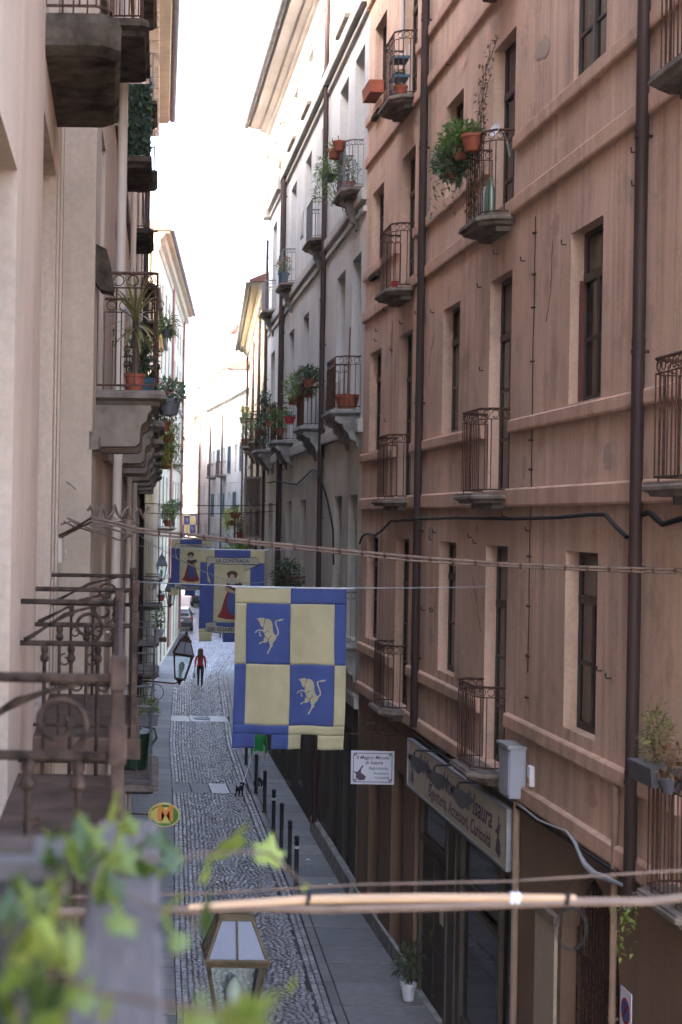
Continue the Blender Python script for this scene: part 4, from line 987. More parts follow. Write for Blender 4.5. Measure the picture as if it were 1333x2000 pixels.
# ------------------------------------------------------------------ cables
def rope(pts, r, mat, name, label, twist=None):
    o = empty(name, pts[0], 0, label, 'cable'); p0 = Vector(pts[0]); P = [Vector(p)-p0 for p in pts]
    MB().tube(P, r, 6).build('strand', M[mat], o, True)
    return o
c1 = [(-.36,14.4,7.42),(-.20,14.0,7.5),(-.06,13.5,7.59),(.13,13.5,7.55),(.32,13.5,7.50),(.45,13.5,7.485),(1.1,13.5,7.425),(1.75,13.5,7.371),(2.6,13.5,7.305),(3.47,13.5,7.253),(4.3,13.55,7.235),(5.2,13.6,7.23)]
cb = rope(c1, .012, 'browncable', 'street_cable', 'brown twin cable slung across the street at eye level')
p0 = Vector(c1[0])
MB().tube([Vector(p)-p0+Vector((0,.0,-.026+.008*math.sin(i*2.2))) for i, p in enumerate(c1)], .010, 6).build('strand', M['browncable'], cb, True)
for i in range(24):
    t = .5+i*.19
    for (a, b) in zip(c1, c1[1:]):
        if a[0] <= t < b[0]:
            q = Vector(a).lerp(Vector(b), (t-a[0])/(b[0]-a[0]))-p0; MB().tube([q+Vector((-.008,0,-.014)), q+Vector((.008,0,-.010))], .026, 6).build('clip', M['iron'], cb)
rk = random.Random(6); mb = MB()
for k in range(3):
    pts = []; x = -.34+.03*k; y = 14.1-.1*k; z = 7.52+.03*k
    for i in range(9): pts.append((x,y,z)); x += rk.uniform(.05,.11); z += rk.uniform(-.05,.05); y += rk.uniform(-.06,.05)
    mb.tube(pts, .009, 6)
tag(mb.build('cable_bundle', M['browncable'], None, True), 'tangle of pale brown cables on the left wall by the junction box', 'cable')
mb = MB(); rk = random.Random(8); pts = []
for i in range(26): pts.append((-.1+.022*i+rk.uniform(-.01,.01), 14.3+.02*i, 7.63+.05*math.sin(i*1.3)+rk.uniform(-.02,.02)))
mb.tube(pts, .014, 5); tag(mb.build('cable_bundle', M['browncable'], None, True), 'knotted brown cable remnants above the twin cable', 'cable')
def r1p(s, out, z): return (5.2-out, 6+s, z)
tag(MB().tube([r1p(25.85,.04,7.14),r1p(25.5,.05,7.28),r1p(25.06,.05,7.34),r1p(24.0,.05,7.33),r1p(23.3,.05,7.42),r1p(22.38,.05,7.6),r1p(20.2,.17,7.62),r1p(19.4,.17,7.64),r1p(17.15,.05,7.66),r1p(14,.05,7.65),r1p(12.04,.05,7.67),r1p(10.9,.06,7.70),r1p(10.33,.06,7.7),r1p(10.0,.06,7.58),r1p(9.69,.05,7.48)], .022, 7).build('facade_cable', M['cable'], None, True), 'thick black cable running along the salmon facade', 'cable')
tag(MB().tube([r1p(9.1,.1,7.70),r1p(8.98,.08,7.72),r1p(8.64,.07,7.61),r1p(8.2,.07,7.66),r1p(7.2,.06,7.7)], .027, 7).build('facade_cable', M['cable'], None, True), 'short black cable looping beyond the right-hand drainpipe', 'cable')
tag(MB().tube([r1p(13.5,.07,4.2),r1p(12.6,.07,4.17),r1p(11.9,.07,4.22),r1p(11.46,.07,4.26),r1p(11.1,.08,4.2),r1p(10.85,.09,4.1),r1p(10.72,.09,4.06),r1p(10.4,.09,4.03),r1p(10.06,.09,4.07),r1p(9.5,.09,4.12),r1p(9.0,.08,4.10)], [.014]*4+[.02,.024,.03,.036,.036,.016,.014], 7).build('facade_cable', M['greycable'], None, True), 'grey cable with a thick joint above the arched doorway', 'cable')
tag(MB().tube([r1p(20.6,.05,4.16),r1p(18,.06,4.13),r1p(15,.06,4.16),r1p(13.5,.06,4.14),r1p(11.4,.06,4.17),r1p(9.4,.06,4.18)], .018, 6).build('facade_cable', M['cable'], None, True), 'thin black cable under the first ledge above the shop sign', 'cable')
for (ya, za, yb, zb, rr, lab) in ((49,8.02,50,8.05,.014,'upper dark wire strung across the middle of the street'),(49.5,7.72,51,7.85,.012,'lower dark wire strung across the middle of the street')):
    wire('street_wire', sag((1.25,ya,za),(5.53,yb,zb),.06), rr, 'cable', lab, 'wire', None, 5)
wire('street_wire', sag((3.2,80,9.3),(7.2,78,9.4),.05), .012, 'greycable', 'pale thin wire high over the far end of the street', 'wire', None, 5)
wire('street_wire', sag((-.3,14.2,7.9),(3.9,36.5,6.2),.35), .006, 'greycable', 'thin slack wire running down towards the lettered flag', 'wire', None, 4)
# foreground cane and cable
o = empty('bamboo_cane', (.25,4.2,6.58), 0, 'pale bamboo cane lashed to a cable across the street', 'cane')
pts = [(0,0,.0),(.14,0,.012),(.31,0,.027),(.6,0,.036),(.85,.0,.04),(1.01,0,.041)]
MB().tube(pts, [.0115,.012,.0125,.0125,.012,.011], 9).build('cane', M['cane'], o, True)
for (x, mt, rr) in ((.31,'cable',.019),(.842,'whiteplastic',.017),(.856,'whiteplastic',.017),(.985,'cable',.02)): MB().tube([(x-.004,0,.027+.015*x),(x+.005,0,.025+.015*x)], rr, 9).build('tie', M[mt], o)
tag(MB().tube([(-.3,4.2,6.555),(.1,4.2,6.57),(.25,4.2,6.575),(.4,4.2,6.585),(.6,4.2,6.583),(.9,4.2,6.595),(1.26,4.2,6.613),(1.45,4.22,6.612),(1.54,4.23,6.62),(1.9,4.3,6.66),(3.,4.5,6.72),(5.19,4.8,6.8)], .0125, 8).build('street_cable', M['browncable'], None, True), 'thick brown cable below the bamboo cane', 'cable')
tag(MB().tube([(-.3,4.3,6.57),(.3,4.28,6.60),(.7,4.27,6.632),(1.1,4.26,6.65),(1.6,4.26,6.69),(2.4,4.3,6.74),(5.19,4.6,6.9)], .003, 5).build('street_wire', M['browncable'], None, True), 'thin rusty wire just above the bamboo cane', 'wire')
lp = [(1.25,4.2,6.605)]
for i in range(20): a = i/19*2*PI*1.15; lp.append((1.235+.04*math.sin(a)+.012, 4.19, 6.545+.055*math.cos(a)))
tag(MB().tube(lp, .003, 6).build('cable_loop', M['cable'], None, True), 'hanging loop of spare cable at the end of the bamboo cane', 'cable')

# ------------------------------------------------------------------ lanterns on wall brackets
def lantern(loc, wx, scale, label, metal='iron', tilt=0., fin=True):
    o = empty('wall_lantern', loc, 0, label, 'street lamp', 'lanterns along the left side'); o.rotation_euler.y = tilt
    k = scale; hb, ht, hz = .10*k, .19*k, .5*k; m1 = MB()
    cor = [(-1,-1),(1,-1),(1,1),(-1,1)]
    for (a, b) in cor: m1.tube([(a*hb,b*hb,0),(a*ht,b*ht,hz)], .012*k, 5)
    for z, hw, r in ((0,hb,.014),(hz,ht*1.02,.017)): m1.tube([(a*hw,b*hw,z) for a,b in cor], r*k, 5, closed=True)
    fr = m1.build('frame', M[metal], o)
    for i in range(4):
        a, b = cor[i], cor[(i+1) % 4]
        MB().quad((a[0]*hb,a[1]*hb,.0),(b[0]*hb,b[1]*hb,.0),(b[0]*ht,b[1]*ht,hz),(a[0]*ht,a[1]*ht,hz)).build('pane', M['lampglass'], fr)
    rw, rt, rz = .205*k, .105*k, .29*k; m2 = MB()
    m2.tube([(a*rw,b*rw,hz+.025*k) for a,b in cor], .018*k, 5, closed=True)
    for (a, b) in cor: m2.tube([(a*rw,b*rw,hz+.025*k),(a*rt,b*rt,hz+rz)], .013*k, 5)
    for (a, b) in ((0,-1),(1,0),(0,1),(-1,0)): m2.tube([(a*rw,b*rw,hz+.03*k),(a*rt,b*rt,hz+rz)], .009*k, 5)
    m2.box(-rt*1.15,rt*1.15,-rt*1.15,rt*1.15,hz+rz-.01*k,hz+rz+.035*k); m2.box(-rt*.8,rt*.8,-rt*.8,rt*.8,hz+rz+.03*k,hz+rz+.085*k)
    rf = m2.build('roof_frame', M[metal], o)
    for i in range(4):
        a, b = cor[i], cor[(i+1) % 4]
        MB().quad((a[0]*rw,a[1]*rw,hz+.025*k),(b[0]*rw,b[1]*rw,hz+.025*k),(b[0]*rt,b[1]*rt,hz+rz),(a[0]*rt,a[1]*rt,hz+rz)).build('roof_pane', M['roofglass'], rf)
    if fin: MB().lathe([(.05*k,0),(.06*k,.03*k),(.03*k,.05*k),(.035*k,.08*k),(.008*k,.13*k)], (0,0,hz+rz+.08*k), 10).build('finial', M[metal], o, True)
    MB().lathe([(.02*k,.0),(.03*k,.12*k),(.055*k,.2*k),(.06*k,.27*k),(.03*k,.33*k),(.005*k,.35*k)], (0,0,.02*k), 12).build('bulb', M['opal'], o, True)
    L = loc[0]-wx; br = MB()
    br.lathe([(.0,-.12*k),(.02*k,-.11*k),(.03*k,-.06*k),(.09*k,-.01*k),(.105*k,0)], (0,0,0), 8)
    br.tube([(0,0,-.05*k),(-.1*L,0,-.09*k),(-.6*L,0,-.05*k),(-L,0,-.03*k)], .016, 6)
    br.tube([(-L,0,-.03*k)]+spiral((-.45*L,0,-.3*k),.2*k,.06*k,PI*.6,-PI*1.6,20), .008, 5)
    br.bbox(-L-.02,-L+.02,-.05,.05,-.25,.12,.005); b2 = br.build('bracket', M['iron'], o)
    b2.rotation_euler.y = -tilt
    return o
M['opal'] = plain('opal_bulb', (.62,.66,.6), .35, 0, .06, 4)
M['roofglass'] = plain('frosted_roof_glass', (.10,.11,.14), .3, 0, .15, 5, spec=.3)
lantern((.965,10.9,4.12), -.44, 1.0, 'big bronze lantern seen from above behind the ivy leaves', 'brass', 0., False)
lantern((1.70,33,4.28), .61, 1.0, 'leaning black lantern beside the woman in red', 'iron', .13)
lantern((2.74,61,4.29), 1.79, 1.0, 'smaller black lantern with bright roof panes near the parked car', 'iron')
lantern((1.96,50,5.68), 1.25, .82, 'pale topped lantern mounted higher than the others', 'irongrey')

# ------------------------------------------------------------------ signs and shop fittings on the salmon facade
sg = empty('shop_sign', (5.2,6,0), PI/2, 'long cream fascia sign over the shop reading Il Magico Mondo', 'sign')
MB().bbox(13.85,20.15,.05,.11,3.33,4.04,.006).build('board', M['signface'], sg)
e = MB(); e.box(13.80,13.85,.04,.125,3.3,4.07); e.box(20.15,20.2,.04,.125,3.3,4.07); e.box(13.85,20.15,.04,.125,4.04,4.075); e.box(13.85,20.15,.04,.125,3.295,3.33); e.build('edge', M['steel'], sg)
lettering('Il Magico Mondo di Isaura', .40, M['signtext'], sg, (16.95,.112,3.80), (-1,0,0), (0,0,1), .25, .004, 4.7)
lettering('Bigiotteria, Accessori, Curiosità', .27, M['signtext'], sg, (16.6,.112,3.50), (-1,0,0), (0,0,1), .2, .003, 3.9)
def dancer(parent, ox, oz, k, y, mat):
    bm = MB()
    pts = [(0,0),(.12,-.02),(.2,.1),(.16,.28),(.07,.36),(.09,.5),(.16,.62),(.12,.66),(.05,.58),(.03,.66),(.05,.74),(0,.78),(-.05,.72),(-.03,.62),(-.1,.5),(-.22,.46),(-.2,.4),(-.08,.42),(-.07,.34),(-.16,.22),(-.2,.06)]
    bm.poly([(ox-p[0]*k, y, oz+p[1]*k) for p in pts]); return bm.build('painted_figure', mat, parent)
dancer(sg, 14.25, 3.4, .66, .1125, M['signtext']); dancer(sg, 19.8, 3.4, .6, .1125, M['signtext'])
hb = empty('hanging_sign', (4.74,27.5,3.09), 0, 'small white hanging shop board with violet lettering', 'sign')
MB().bbox(-.37,.37,-.012,.012,0,.57,.003).build('board', M['signwhite'], hb)
b = MB()
for (x0,x1,z0,z1) in ((-.33,.33,.525,.535),(-.33,.33,.035,.045),(-.335,-.325,.06,.51),(.325,.335,.06,.51)): b.box(x0,x1,-.016,-.012,z0,z1)
for sx in (-1,1):
    for sz in (.065,.505): b.tube(spiral((sx*.3,-.015,sz),.028,.008,0,3*PI,12), .005, 4)
b.build('border', M['ink'], hb)
for tx, xx, zz, sz, wd, mt in (('Il Magico Mondo',.0,.455,.085,.56,'signtext'),('di Isaura',.02,.37,.085,.3,'signtext'),('Bigiotteria,',.1,.275,.07,.33,'signgreen'),('Accessori,',.14,.19,.06,.26,'signgreen'),('Curiosità',.16,.115,.06,.24,'signgreen')):
    lettering(tx, sz, M[mt], hb, (xx,-.014,zz), (1,0,0), (0,0,1), .2, .001, wd)
fg = MB(); fg.poly([(-.24+p[0], -.0145, .07+p[1]) for p in [(0,0),(.1,.0),(.13,.06),(.08,.1),(.04,.13),(.05,.2),(.09,.24),(.06,.25),(.02,.19),(-.02,.14),(-.09,.15),(-.04,.1),(-.05,.05)]]); fg.build('painted_figure', M['signtext'], hb)
a = MB(); a.tube([(-.45,0,.86),(.46,0,.86)], .014, 6); a.tube([(-.25,0,.57),(-.25,0,.86)], .006, 5); a.tube([(.25,0,.57),(.25,0,.86)], .006, 5); a.tube(spiral((-.05,0,.98),.11,.02,-PI/2,2.5*PI,20), .009, 5); a.tube(spiral((.13,0,.96),.09,.02,-PI/2,-3.5*PI,20), .009, 5); a.tube([(.46,0,.86),(.2,0,1.15),(.0,0,1.2)], .008, 5); a.build('bracket', M['iron'], hb)
for i, (s, lab) in enumerate(((17.7,'black spotlight over the word Magico on the fascia sign'),(16.3,'middle black spotlight over the fascia sign'),(14.85,'black spotlight next to the pale metal cabinet'))):
    sp = empty('spotlight', (5.2,6+s,4.22), PI/2, lab, 'spotlight', 'spotlights over the shop sign')
    m1 = MB(); m1.tube([(0,-.01,0),(0,.47,.0),(0,.5,-.03),(0,.5,-.12)], .013, 6); m1.bbox(-.05,.05,0,.03,-.07,.07,.005); m1.build('arm', M['black'], sp)
    h = MB(); h.prism([(.40,-.12),(.56,-.06),(.58,-.12),(.46,-.33),(.30,-.24),(.31,-.2)], 'x', -.11, .11); h = h.build('lamp_head', M['black'], sp)
    MB().quad((-.09,.315,-.236),(.09,.315,-.236),(.09,.45,-.315),(-.09,.45,-.315)).build('lens', M['carglass'], h)
cbn = empty('metal_cabinet', (5.2,6+13.4,4.27), PI/2, 'pale blue-grey metal cabinet fixed beside the shop sign', 'cabinet')
MB().bbox(0,.5,.0,.2,0,.6,.008).build('body', M['cabinet'], cbn); MB().bbox(-.03,.53,.0,.235,.6,.64,.006).build('lid', M['steel'], cbn); MB().bbox(.03,.47,.2,.212,.04,.56,.004).build('door', M['cabinet'], cbn)
al = empty('alarm_box', (5.2,6+13.02,4.48), PI/2, 'small white alarm box with an orange label', 'alarm'); MB().bbox(0,.13,0,.06,0,.24,.012).build('case', M['whiteplastic'], al); MB().box(.02,.11,.06,.065,.03,.1).build('label', plain('orange_label', (.6,.25,.04), .5), al)
ns = empty('no_parking_sign', (5.2,6+9.4,2.55), PI/2, 'no parking sign plate on the wall beside the arched doorway', 'sign')
MB().box(0,.32,.02,.03,0,.55).build('plate', M['signwhite'], ns)
for rr, mt, yy in ((.13,'taillight',.032),(.10,'flagblue',.034)):
    q = MB(); q.poly([(.16+rr*math.cos(k*PI/10), yy, .34+rr*math.sin(k*PI/10)) for k in range(20)]); q.build('disc', M[mt], ns)
q = MB(); q.quad((.08,.036,.40),(.10,.036,.42),(.24,.036,.28),(.22,.036,.26)); q.build('bar', M['taillight'], ns)
ovs = empty('oval_sign', (1.08,25,2.97), 0, 'green and yellow oval shop sign on the left wall', 'sign')
def oval(rx, rz, y, n=28): return [(rx*math.cos(2*PI*k/n), y, rz*math.sin(2*PI*k/n)) for k in range(n)]
M['signgreen2'] = plain('green_sign_enamel', (.05,.24,.04), .4, 0, .1, 4); M['signyellow'] = plain('yellow_sign_enamel', (.75,.6,.16), .4, 0, .1, 4); M['signorange'] = plain('orange_sign_print', (.8,.3,.05), .4, 0, .1, 4)
q = MB(); q.prism([(p[0],p[2]) for p in oval(.245,.185,0)], 'y', -.03, .03); q.build('board', M['signyellow'], ovs)
MB().poly([ (p[0],-.033,p[2]) for p in oval(.225,.165,0)]).build('face', M['signgreen2'], ovs)
MB().poly([(-.215,-.035,-.05),(-.215,-.035,.05),(-.1,-.035,.125),(.1,-.035,.125),(.1,-.035,-.125),(-.1,-.035,-.125)]).build('panel', M['signyellow'], ovs)
lettering('M', .34, M['signorange'], ovs, (.02,-.037,.02), (1,0,0), (0,0,1), 0, .012)
MB().tube([(-.24,0,.0),(-.8,0,.02)], .012, 6).build('bracket', M['iron'], ovs)

# ------------------------------------------------------------------ bollards
bl = [(4.62,49.29),(4.42,44.14),(4.36,41.28),(4.28,38.44),(4.26,36.6),(4.2,34.52),(4.14,32.84)]
bn = ['seventh bollard, farthest, hidden under the bull flag tabs','sixth bollard, beside the person in green','fifth bollard, the one in front of the black and white dog','fourth bollard, with a pale sticker near its top','third bollard from the nearest end of the row','second bollard of the row, with a smooth cap','nearest bollard of the row, just behind the lime ivy leaf']
for i, (x, y) in enumerate(bl):
    o = empty('bollard', (x,y,.055), 0, 'black cast iron '+bn[i], 'bollard', 'bollards along the right kerb')
    if i == 0:
        m1 = MB().lathe([(.06,0),(.06,.03),(.046,.05),(.046,.93)], (0,0,0), 14).build('post', M['black'], o, True)
        m2 = MB().lathe([(.046,.93),(.056,.94),(.056,.965),(.04,.975),(.04,.99),(.052,1.005),(.056,1.04),(.045,1.07),(.02,1.085),(.001,1.088)], (0,0,0), 14).build('cap', M['black'], o, True); first = (m1, m2)
    else:
        for q in first: link_copy(q, o)
    if i in (3, 6): MB().lathe([(.048,.82),(.048,.88)], (0,0,0), 14, cap=False).build('sticker', M['whiteplastic'], o)

# ------------------------------------------------------------------ people and dogs
def skinned(name, verts, edges, radii, parent, mats, pick, sub=2, root=0):
    me = bpy.data.meshes.new(name); me.from_pydata(verts, edges, []); me.update()
    o = bpy.data.objects.new(name, me); COL.objects.link(o)
    o.modifiers.new('skin', 'SKIN'); sk = me.skin_vertices[0].data
    for i, r in enumerate(radii): sk[i].radius = r if isinstance(r, tuple) else (r, r); sk[i].use_root = (i == root)
    s = o.modifiers.new('sub', 'SUBSURF'); s.levels = s.render_levels = sub
    bpy.context.view_layer.update()
    m2 = bpy.data.meshes.new_from_object(o.evaluated_get(bpy.context.evaluated_depsgraph_get()))
    bpy.data.objects.remove(o); m2.name = name
    m2.materials.clear()
    for m in mats: m2.materials.append(m)
    for p in m2.polygons: p.material_index = pick(p.center); p.use_smooth = True
    ob = bpy.data.objects.new(name, m2); COL.objects.link(ob); ob.parent = parent; return ob
def person(loc, rz, label, top, legs, hair, long_hair=True, step=.22, scale=1., group=None):
    o = empty('person', loc, rz, label, 'person', group); o.scale = (scale,)*3
    v = []; e = []; r = []
    def add(p, rad, frm=None):
        v.append(p); r.append(rad)
        if frm is not None: e.append((frm, len(v)-1))
        return len(v)-1
    pel = add((0,0,.95),(.14,.10)); wst = add((0,0,1.08),(.115,.085),pel); chs = add((0,.0,1.25),(.15,.10),wst); shd = add((0,0,1.38),(.13,.08),chs)
    nk = add((0,.0,1.47),.05,shd); hd = add((0,.015,1.55),(.072,.085),nk); ht = add((0,.01,1.65),(.062,.075),hd)
    for sx, ph in ((-1,1),(1,-1)):
        hp = add((sx*.09,0,.88),(.095,.095),pel); kn = add((sx*.085,.05+ph*step*.35,.49),.062,hp); an = add((sx*.075,ph*step-.03*ph,.09),.038,kn); he = add((sx*.075,ph*step+.12,.035),(.04,.03),an)
        sh = add((sx*.17,0,1.37),.058,shd); el = add((sx*.225,-.03-ph*.05,1.12),.043,sh); wr = add((sx*.235,.02-ph*.12,.89),.030,el); hn = add((sx*.232,.03-ph*.13,.83),(.018,.036),wr)
        for q in range(4): f1 = add((sx*.232,.0-ph*.13+.02*q,.785-.006*abs(q-1.5)),.0095,hn); add((sx*.222,.0-ph*.13+.02*q,.745-.008*abs(q-1.5)),.008,f1)
        t1 = add((sx*.222,.075-ph*.13,.81),.010,hn); add((sx*.217,.09-ph*.13,.775),.009,t1)
    def pick(c):
        if c.z < .075: return 3
        if abs(c.x) > .185 and c.z < .885: return 0
        if c.z < .97 and abs(c.x) < .2: return 2
        if c.z < 1.445: return 1
        return 0
    skinned('body', v, e, r, o, [M['skin'], M[top], M[legs], M['whiteplastic']], pick)
    h = MB(); n = 12
    prof = [(.02,1.715),(.06,1.705),(.09,1.67),(.1,1.61),(.098,1.54)] + ([(.105,1.46),(.11,1.38),(.09,1.30),(.05,1.27)] if long_hair else [(.085,1.50),(.06,1.48)])
    vs = []
    for rr, z in prof:
        for k in range(n):
            a = PI*.86+ (PI*1.28)*k/(n-1); vs.append((rr*math.cos(a)*1.0, rr*math.sin(a)*(.95 if z > 1.5 else .75)+.01-(.03 if z < 1.5 else 0), z+.008*math.sin(k*2.3)))
    N = len(prof); h.add(vs, [(i*n+k,i*n+k+1,(i+1)*n+k+1,(i+1)*n+k) for i in range(N-1) for k in range(n-1)])
    h.lathe([(.001,1.722),(.05,1.712),(.082,1.685),(.097,1.64),(.098,1.61)], (0,-.005,0), 14, cap=False)
    hh = h.build('hair', M[hair], o, True); sm = hh.modifiers.new('t','SOLIDIFY'); sm.thickness = .02
    f = MB(); 
    for sx in (-1,1): f.lathe([(.001,-.008),(.009,0),(.001,.008)], (sx*.032,.095,1.6), 8)
    f.prism([(.09,1.6),(.118,1.555),(.09,1.55)], 'x', -.012, .012); f.box(-.025,.025,.09,.098,1.515,1.522)
    f.build('face', M['hair'], o)
    return o
wm = person((4.63,72.1,.01), -.05, 'woman in a red top and black trousers walking away', 'redtop', 'blackcloth', 'hair', True, .2)
bag = empty('handbag', (4.36,72.1,.42), 0, 'small pale bag in the hand of the woman in red', 'bag'); q = MB(); q.bbox(-.05,.05,-.1,.1,0,.26,.02); q.build('body', M['steel'], bag); MB().tube([(0,-.07,.25),(0,-.04,.4),(0,.04,.4),(0,.07,.25)], .008, 5).build('handle', M['blackcloth'], bag)
person((4.62,45.5,.06), .15, 'person in a bright green jacket behind the bull flag', 'greencloth', 'palecloth', 'darkhair', False, .12)
person((7.75,100.5,.01), PI, 'distant person in dark clothes below the lettered flag', 'blackcloth', 'blackcloth', 'darkhair', False, .15)
def dog(loc, rz, label, k=1., mats=('dogfur','dogfur'), lift=0.):
    o = empty('dog', loc, rz, label, 'dog'); o.scale = (k,)*3; v = []; e = []; r = []
    def add(p, rad, frm=None):
        v.append(p); r.append(rad)
        if frm is not None: e.append((frm, len(v)-1))
        return len(v)-1
    ch = add((0,.18,.36),(.095,.12)); be = add((0,-.02,.37),(.085,.095),ch); ru = add((0,-.2,.38),(.085,.10),be)
    nk = add((0,.29,.46),.07,ch); hd = add((0,.36,.55),(.075,.07),nk); mz = add((0,.47,.51),(.045,.042),hd); add((0,.56,.50),.032,mz)
    t = add((0,-.29,.44),.03,ru); t2 = add((0,-.37,.52),.026,t); add((0,-.38,.60),.018,t2)
    for sx in (-1,1):
        a = add((sx*.07,.19,.27),.045,ch); b = add((sx*.075,.17,.14),.028,a); c = add((sx*.075,.18,.03),.025,b); add((sx*.075,.22,.02),.024,c)
        a = add((sx*.07,-.16,.30),.06,ru); b = add((sx*.078,-.13,.21),.04,a); c = add((sx*.078,-.25,.13),.026,b); d = add((sx*.078,-.23,.03),.024,c); add((sx*.078,-.19,.02),.024,d)
        a = add((sx*.075,.34,.585),(.02,.03),hd); add((sx*.095,.35,.52),(.012,.028),a)
    skinned('body', v, e, r, o, [M[mats[0]], M[mats[1]]], lambda c: 1 if (c.z < .12 or (c.y > .15 and .25 < c.z < .42 and abs(c.x) < .04)) else 0)
    return o
dog((3.94,43.9,.0), -.5, 'small black dog standing on the setts on a lead', .6)
dog((4.66,44.9,.06), 2.6, 'black dog with white markings behind a bollard', .55, ('dogfur','whiteplastic'))
tag(MB().tube(sag((4.0,43.95,.3),(4.40,45.5,.88),.08,8), .012, 5).build('dog_lead', M['whiteplastic'], None, True), 'pale dog lead between the black dog and the person in green', 'lead')

# ------------------------------------------------------------------ cars
def car(loc, rz, label, paint):
    o = empty('parked_car', loc, rz, label, 'car', 'cars parked along the street')
    st = [(0,.30,.80,.93,.72,.80),(.06,.24,.84,1.0,.74,.86),(.25,.22,.87,1.28,.66,.89),(.5,.2,.89,1.46,.61,.9),(1.2,.2,.9,1.53,.62,.9),(2.1,.2,.9,1.5,.62,.9),(2.75,.2,.9,1.2,.66,.9),(3.1,.22,.89,1.0,.7,.88),(3.9,.24,.85,.92,.68,.82),(4.2,.32,.76,.78,.6,.7)]
    vs = []; n = 10
    for (y, zb, hw, zr, hr, hb) in st:
        bl = min(.95, zr-.02)
        half = [(hb*.9,zb),(hb,zb+.18),(hw,.6),(hw*.985,bl),(hr,zr)]
        vs += [(-x,y,z) for x, z in half]+[(x,y,z) for x, z in reversed(half)]
    fs = [tuple(range(n-1,-1,-1)), tuple(range(len(vs)-n, len(vs)))]
    for i in range(len(st)-1):
        for k in range(n): j=(k+1)%n; fs.append((i*n+k,i*n+j,(i+1)*n+j,(i+1)*n+k))
    bd = MB().add(vs, [tuple(reversed(f)) for f in fs]).build('body', M[paint], o, True)
    bv = bd.modifiers.new('b','BEVEL'); bv.width = .03; bv.segments = 2; bv.limit_method = 'ANGLE'
    MB().quad((-.62,.052,1.02),(.62,.052,1.02),(.56,.33,1.37),(-.56,.33,1.37)).build('rear_window', M['carglass'], bd)
    for sx in (-1,1):
        MB().poly([(sx*.905*.985,.75,.98),(sx*.905*.985,2.7,.98),(sx*.66,2.35,1.42),(sx*.635,1.2,1.49),(sx*.645,.7,1.45)]).build('side_window', M['carglass'], bd)
        MB().bbox(sx*.80-.09,sx*.80+.09,-.02,.10,.80,.98,.01).build('taillight', M['taillight'], bd)
        MB().bbox(sx*.98-.09,sx*.98+.07,2.45,2.58,.95,1.1,.02).build('mirror', M[paint], bd)
        for yy in (.8,3.35):
            w1 = MB(); prof = [(.2,-.1),(.31,-.1),(.33,-.07),(.33,.07),(.31,.1),(.2,.1)]
            for i in range(len(prof)-1): pass
            nn = 18; vv = []
            for rr, xx in prof:
                for k in range(nn): vv.append((sx*.80+xx, yy+rr*math.cos(2*PI*k/nn), .33+rr*math.sin(2*PI*k/nn)))
            w1.add(vv, [(i*nn+k,i*nn+(k+1)%nn,(i+1)*nn+(k+1)%nn,(i+1)*nn+k) for i in range(len(prof)-1) for k in range(nn)]); w1 = w1.build('wheel', M['rubber'], o, True)
            r2_ = MB(); r2_.tube([(sx*.80-.06,yy,.33),(sx*.80+.085,yy,.33)], .2, 14); r2_.build('rim', M['steel'], w1, True)
    MB().bbox(-.84,.84,-.05,.05,.3,.58,.02).build('bumper', M['black'], bd); MB().box(-.26,.26,-.03,.0,.66,.77).build('number_plate', M['plate'], bd); MB().tube([(-.55,-.02,.98),(.55,-.02,.98)], .015, 6).build('trim', M['steel'], bd)
    MB().quad((-.72,3.12,1.02),(-.6,2.4,1.42),(.6,2.4,1.42),(.72,3.12,1.02)).build('windscreen', M['carglass'], bd)
    return o
car((5.47,107.6,0), -.06, 'grey-beige car parked close to the yellow house wall', 'carpaint')
car((8.85,137,0), -.03, 'dark car far down the street, mostly behind a flag', 'carblack')

# ------------------------------------------------------------------ plants and things on the balconies
def onr1(s, out, z): return (5.2-out, 6+s, z)
def onr2(s, out, z): return (5.2+.0185*s-out, 31.9+s, z)
def onr3(s, out, z): return (5.66+.0668*s-out, 55.6+.998*s, z)
def onl2(Y, out, z): return (-.08+.03756*(Y-14.6)+out, Y, z)
G1 = 'plants on the salmon building'; G2 = 'plants on the grey building'; G3 = 'plants on the left balconies'
potplant(onr1(15.55,.56,12.2), 'bushy grey-green plant spilling over the salmon balcony corner', 'terracotta', .11, .16, 'leafblue', (.27,.32,.25), 1100, .10, .035, -.02, G1, trail=6, seed=1)
potplant(onr1(15.2,.52,12.38), 'bright green bushy plant on the same rail next to a terracotta pot', 'terracotta', .11, .16, 'leaf', (.27,.3,.24), 1000, .09, .035, .02, G1, seed=2)
potplant(onr1(14.82,.46,12.4), 'plain terracotta pot hung on the salmon balcony rail with dry stems', 'terracotta', .13, .22, 'leafred', (.1,.1,.08), 22, .06, .03, .0, G1, seed=3)
cr = empty('creeper', onr1(15.3,.35,11.6), 0, 'thin reddish creeper climbing beside the salmon balcony door', 'creeper', G1)
m1 = MB(); m2 = MB(); rv = random.Random(12)
for k in range(5):
    p = Vector((rv.uniform(-.1,.05),rv.uniform(-.4,.25),0)); pts = [p.copy()]
    for i in range(rv.randint(9,16)):
        p += Vector((rv.uniform(-.02,.05),rv.uniform(-.05,.05),rv.uniform(.1,.18))); p.x = min(p.x,.33); pts.append(p.copy())
        for q in range(4): m2.leaf(p+Vector((rv.gauss(0,.03),rv.gauss(0,.04),rv.gauss(0,.04))), (rv.gauss(0,1),rv.gauss(0,1),rv.gauss(-.3,.6)), (0,0,1), rv.uniform(.05,.08), .04)
    m1.tube(pts, .005, 4)
m1.build('stem', M['bark'], cr); m2.build('foliage', M['leafred'], cr)
